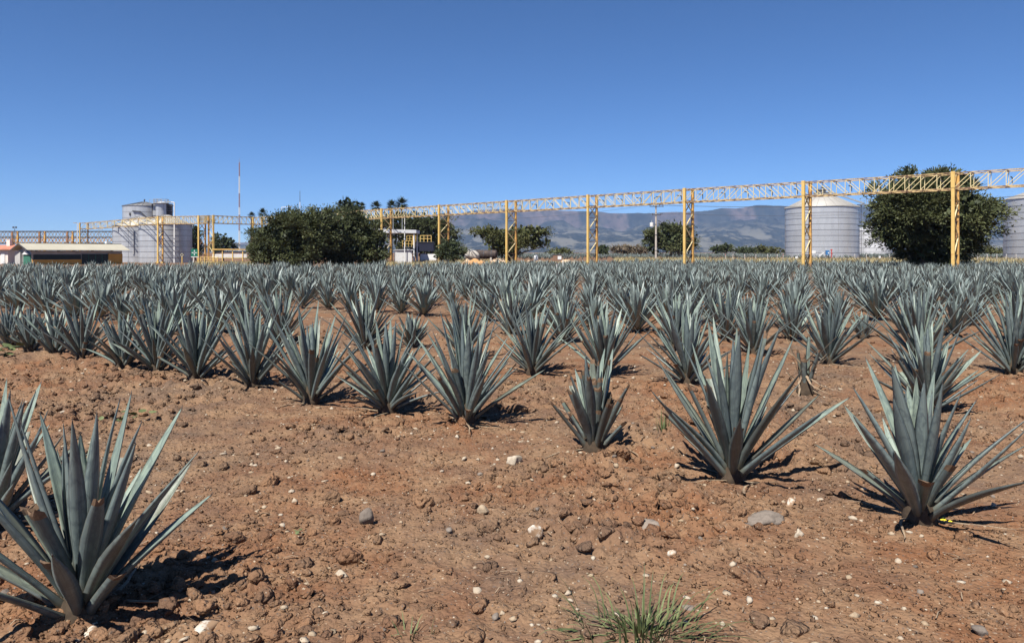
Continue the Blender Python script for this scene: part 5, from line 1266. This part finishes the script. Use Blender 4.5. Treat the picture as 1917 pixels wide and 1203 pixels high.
B('box', (0, 0, (z0 + z1) / 2), (.72, .3, z1 - z0), M['rust'], o); B('white_panel', (.19, -.16, (z0 + z1) / 2 + .02), (.30, .02, .28), M['white'], o); B('lid', (0, 0, z1 + .02), (.78, .36, .05), M['darksteel'], o)
for s in (-.02, .5): MB().tube((s, .05, -.1), (s, .05, z0 + (.0 if s < .2 else .08)), .035, .035, 6).build('post', M['white'], o)
# dark low wall along the far track and fence posts before it
def wall_run(px0, px1, z0, z1, hgt, label, name, mat):
    p0 = (X(px0, z0), z0); p1 = (X(px1, z1), z1); L = math.hypot(p1[0] - p0[0], p1[1] - p0[1]); a = ang_of(p0, p1)
    o = empty(name, (p0[0], p0[1], 0), a, label, 'wall'); o['kind'] = 'thing'; n = max(4, int(L / 3))
    for k in range(n):
        t = (k + .5) / n; gx = p0[0] + (p1[0] - p0[0]) * t; gy = p0[1] + (p1[1] - p0[1]) * t; g = gz0(gx, gy)
        B('block', (L * t, 0, g + hgt / 2 - .1), (L / n - .02, .4, hgt + random.uniform(-.04, .04)), mat, o)
wall_run(1300, 2050, 131, 128, .42, 'low dark wall along the track beneath the silos', 'low_wall', M['asphalt'])
fp = [(1358, 1), (1372, 0), (1394, 0), (1415, 0), (1437, 0), (1455, 0), (1466, 1), (1600, 0), (1622, 0), (1665, 0), (1830, 0), (1848, 0), (1866, 0), (1884, 0), (1902, 0)]
for k, (px, rd) in enumerate(fp):
    o = empty('fence_post', P(px, 118), 0, 'thin fence post, %s from the left along the far track' % ordinal(k + 1), 'post', 'fence posts along the far track')
    B('post', (0, 0, .55), (.09, .09, 1.15), M['concrete'], o); B('cap', (0, 0, 1.14), (.12, .12, .1), M['red' if rd else 'white'], o)
# dry grass along the track and round the towers
def grass_strip(name, label, pts, Lr, wd, mat, seed):
    r = np.random.default_rng(seed); n = len(pts); a = r.uniform(0, 6.28, n); L = r.uniform(*Lr, n); th = np.abs(r.normal(0, .4, n))
    x, y = pts[:, 0], pts[:, 1]; z = ground(x, y, False)
    s = np.stack([-np.sin(a), np.cos(a), 0 * a], -1) * wd; p0 = np.stack([x, y, z], -1)
    d1 = np.stack([np.sin(th) * np.cos(a), np.sin(th) * np.sin(a), np.cos(th)], -1); p1 = p0 + d1 * (L * .6)[:, None]
    th2 = th + .5; d2 = np.stack([np.sin(th2) * np.cos(a), np.sin(th2) * np.sin(a), np.cos(th2)], -1); p2 = p1 + d2 * (L * .4)[:, None]
    v = np.stack([p0 - s, p0 + s, p1 + s * .7, p1 - s * .7, p2], 1).reshape(-1, 3); b = np.arange(n)[:, None] * 5
    q = b + np.array([[0, 1, 2, 3]]); t = b + np.array([[3, 2, 4]])
    me = mesh_np(name, v, [q, t]); at = me.attributes.new('rnd', 'FLOAT', 'POINT'); at.data.foreach_set('value', np.repeat(r.random(n), 5).astype(np.float32)); me.materials.append(mat)
    tag(link(name, me), label, 'grass', kind='stuff')
gr = np.random.default_rng(44)
def strip_pts(n, px0, px1, z0, z1):
    z = gr.uniform(z0, z1, n); px = gr.uniform(px0, px1, n); return np.stack([(px - CX) / F_PX * z, z], -1)
grass_strip('dry_grass', 'dry yellow grass along the track before the silos', np.vstack([strip_pts(15000, 1300, 2050, 100, 130), strip_pts(5000, 1150, 1320, 104, 132)]), (.35, .85), .03, M['drygrass'], 1)
grass_strip('dry_grass', 'dry grass under the gantry towers and the shelter', np.vstack([strip_pts(5000, 690, 960, 95, 125), strip_pts(2500, 960, 1120, 92, 104), strip_pts(2500, 360, 480, 100, 125)]), (.25, .7), .03, M['drygrass'], 2)
tw = np.vstack([np.array([[p[0] + gr.normal(0, 1.3), p[1] + gr.normal(0, 1.3)] for _ in range(350)]) for p in nodes[1:6]])
grass_strip('field_weeds', 'green and yellow weeds around the tower feet', tw, (.3, .8), .03, M['grass'], 3)
grass_strip('dry_grass', 'dry grass at the foot of the big round tree', strip_pts(2500, 1640, 1830, 62, 70), (.3, .7), .03, M['drygrass'], 4)

# ------------------------------------------------------------------ air
def make_haze():
    m = bpy.data.materials.new('haze'); m.use_nodes = True; t = m.node_tree; t.nodes.clear()
    out = t.nodes.new('ShaderNodeOutputMaterial'); v = t.nodes.new('ShaderNodeVolumePrincipled')
    v.inputs['Color'].default_value = (0.40, 0.60, 1.0, 1); v.inputs['Density'].default_value = 5.8e-5; v.inputs['Anisotropy'].default_value = 0.0
    t.links.new(v.outputs[0], out.inputs['Volume'])
    o = MB().box((0, 0, 270), (19600, 19600, 544)).build('haze', m); o['kind'] = 'stuff'; o['label'] = 'pale blue haze over the whole valley'; o['category'] = 'haze'
make_haze()
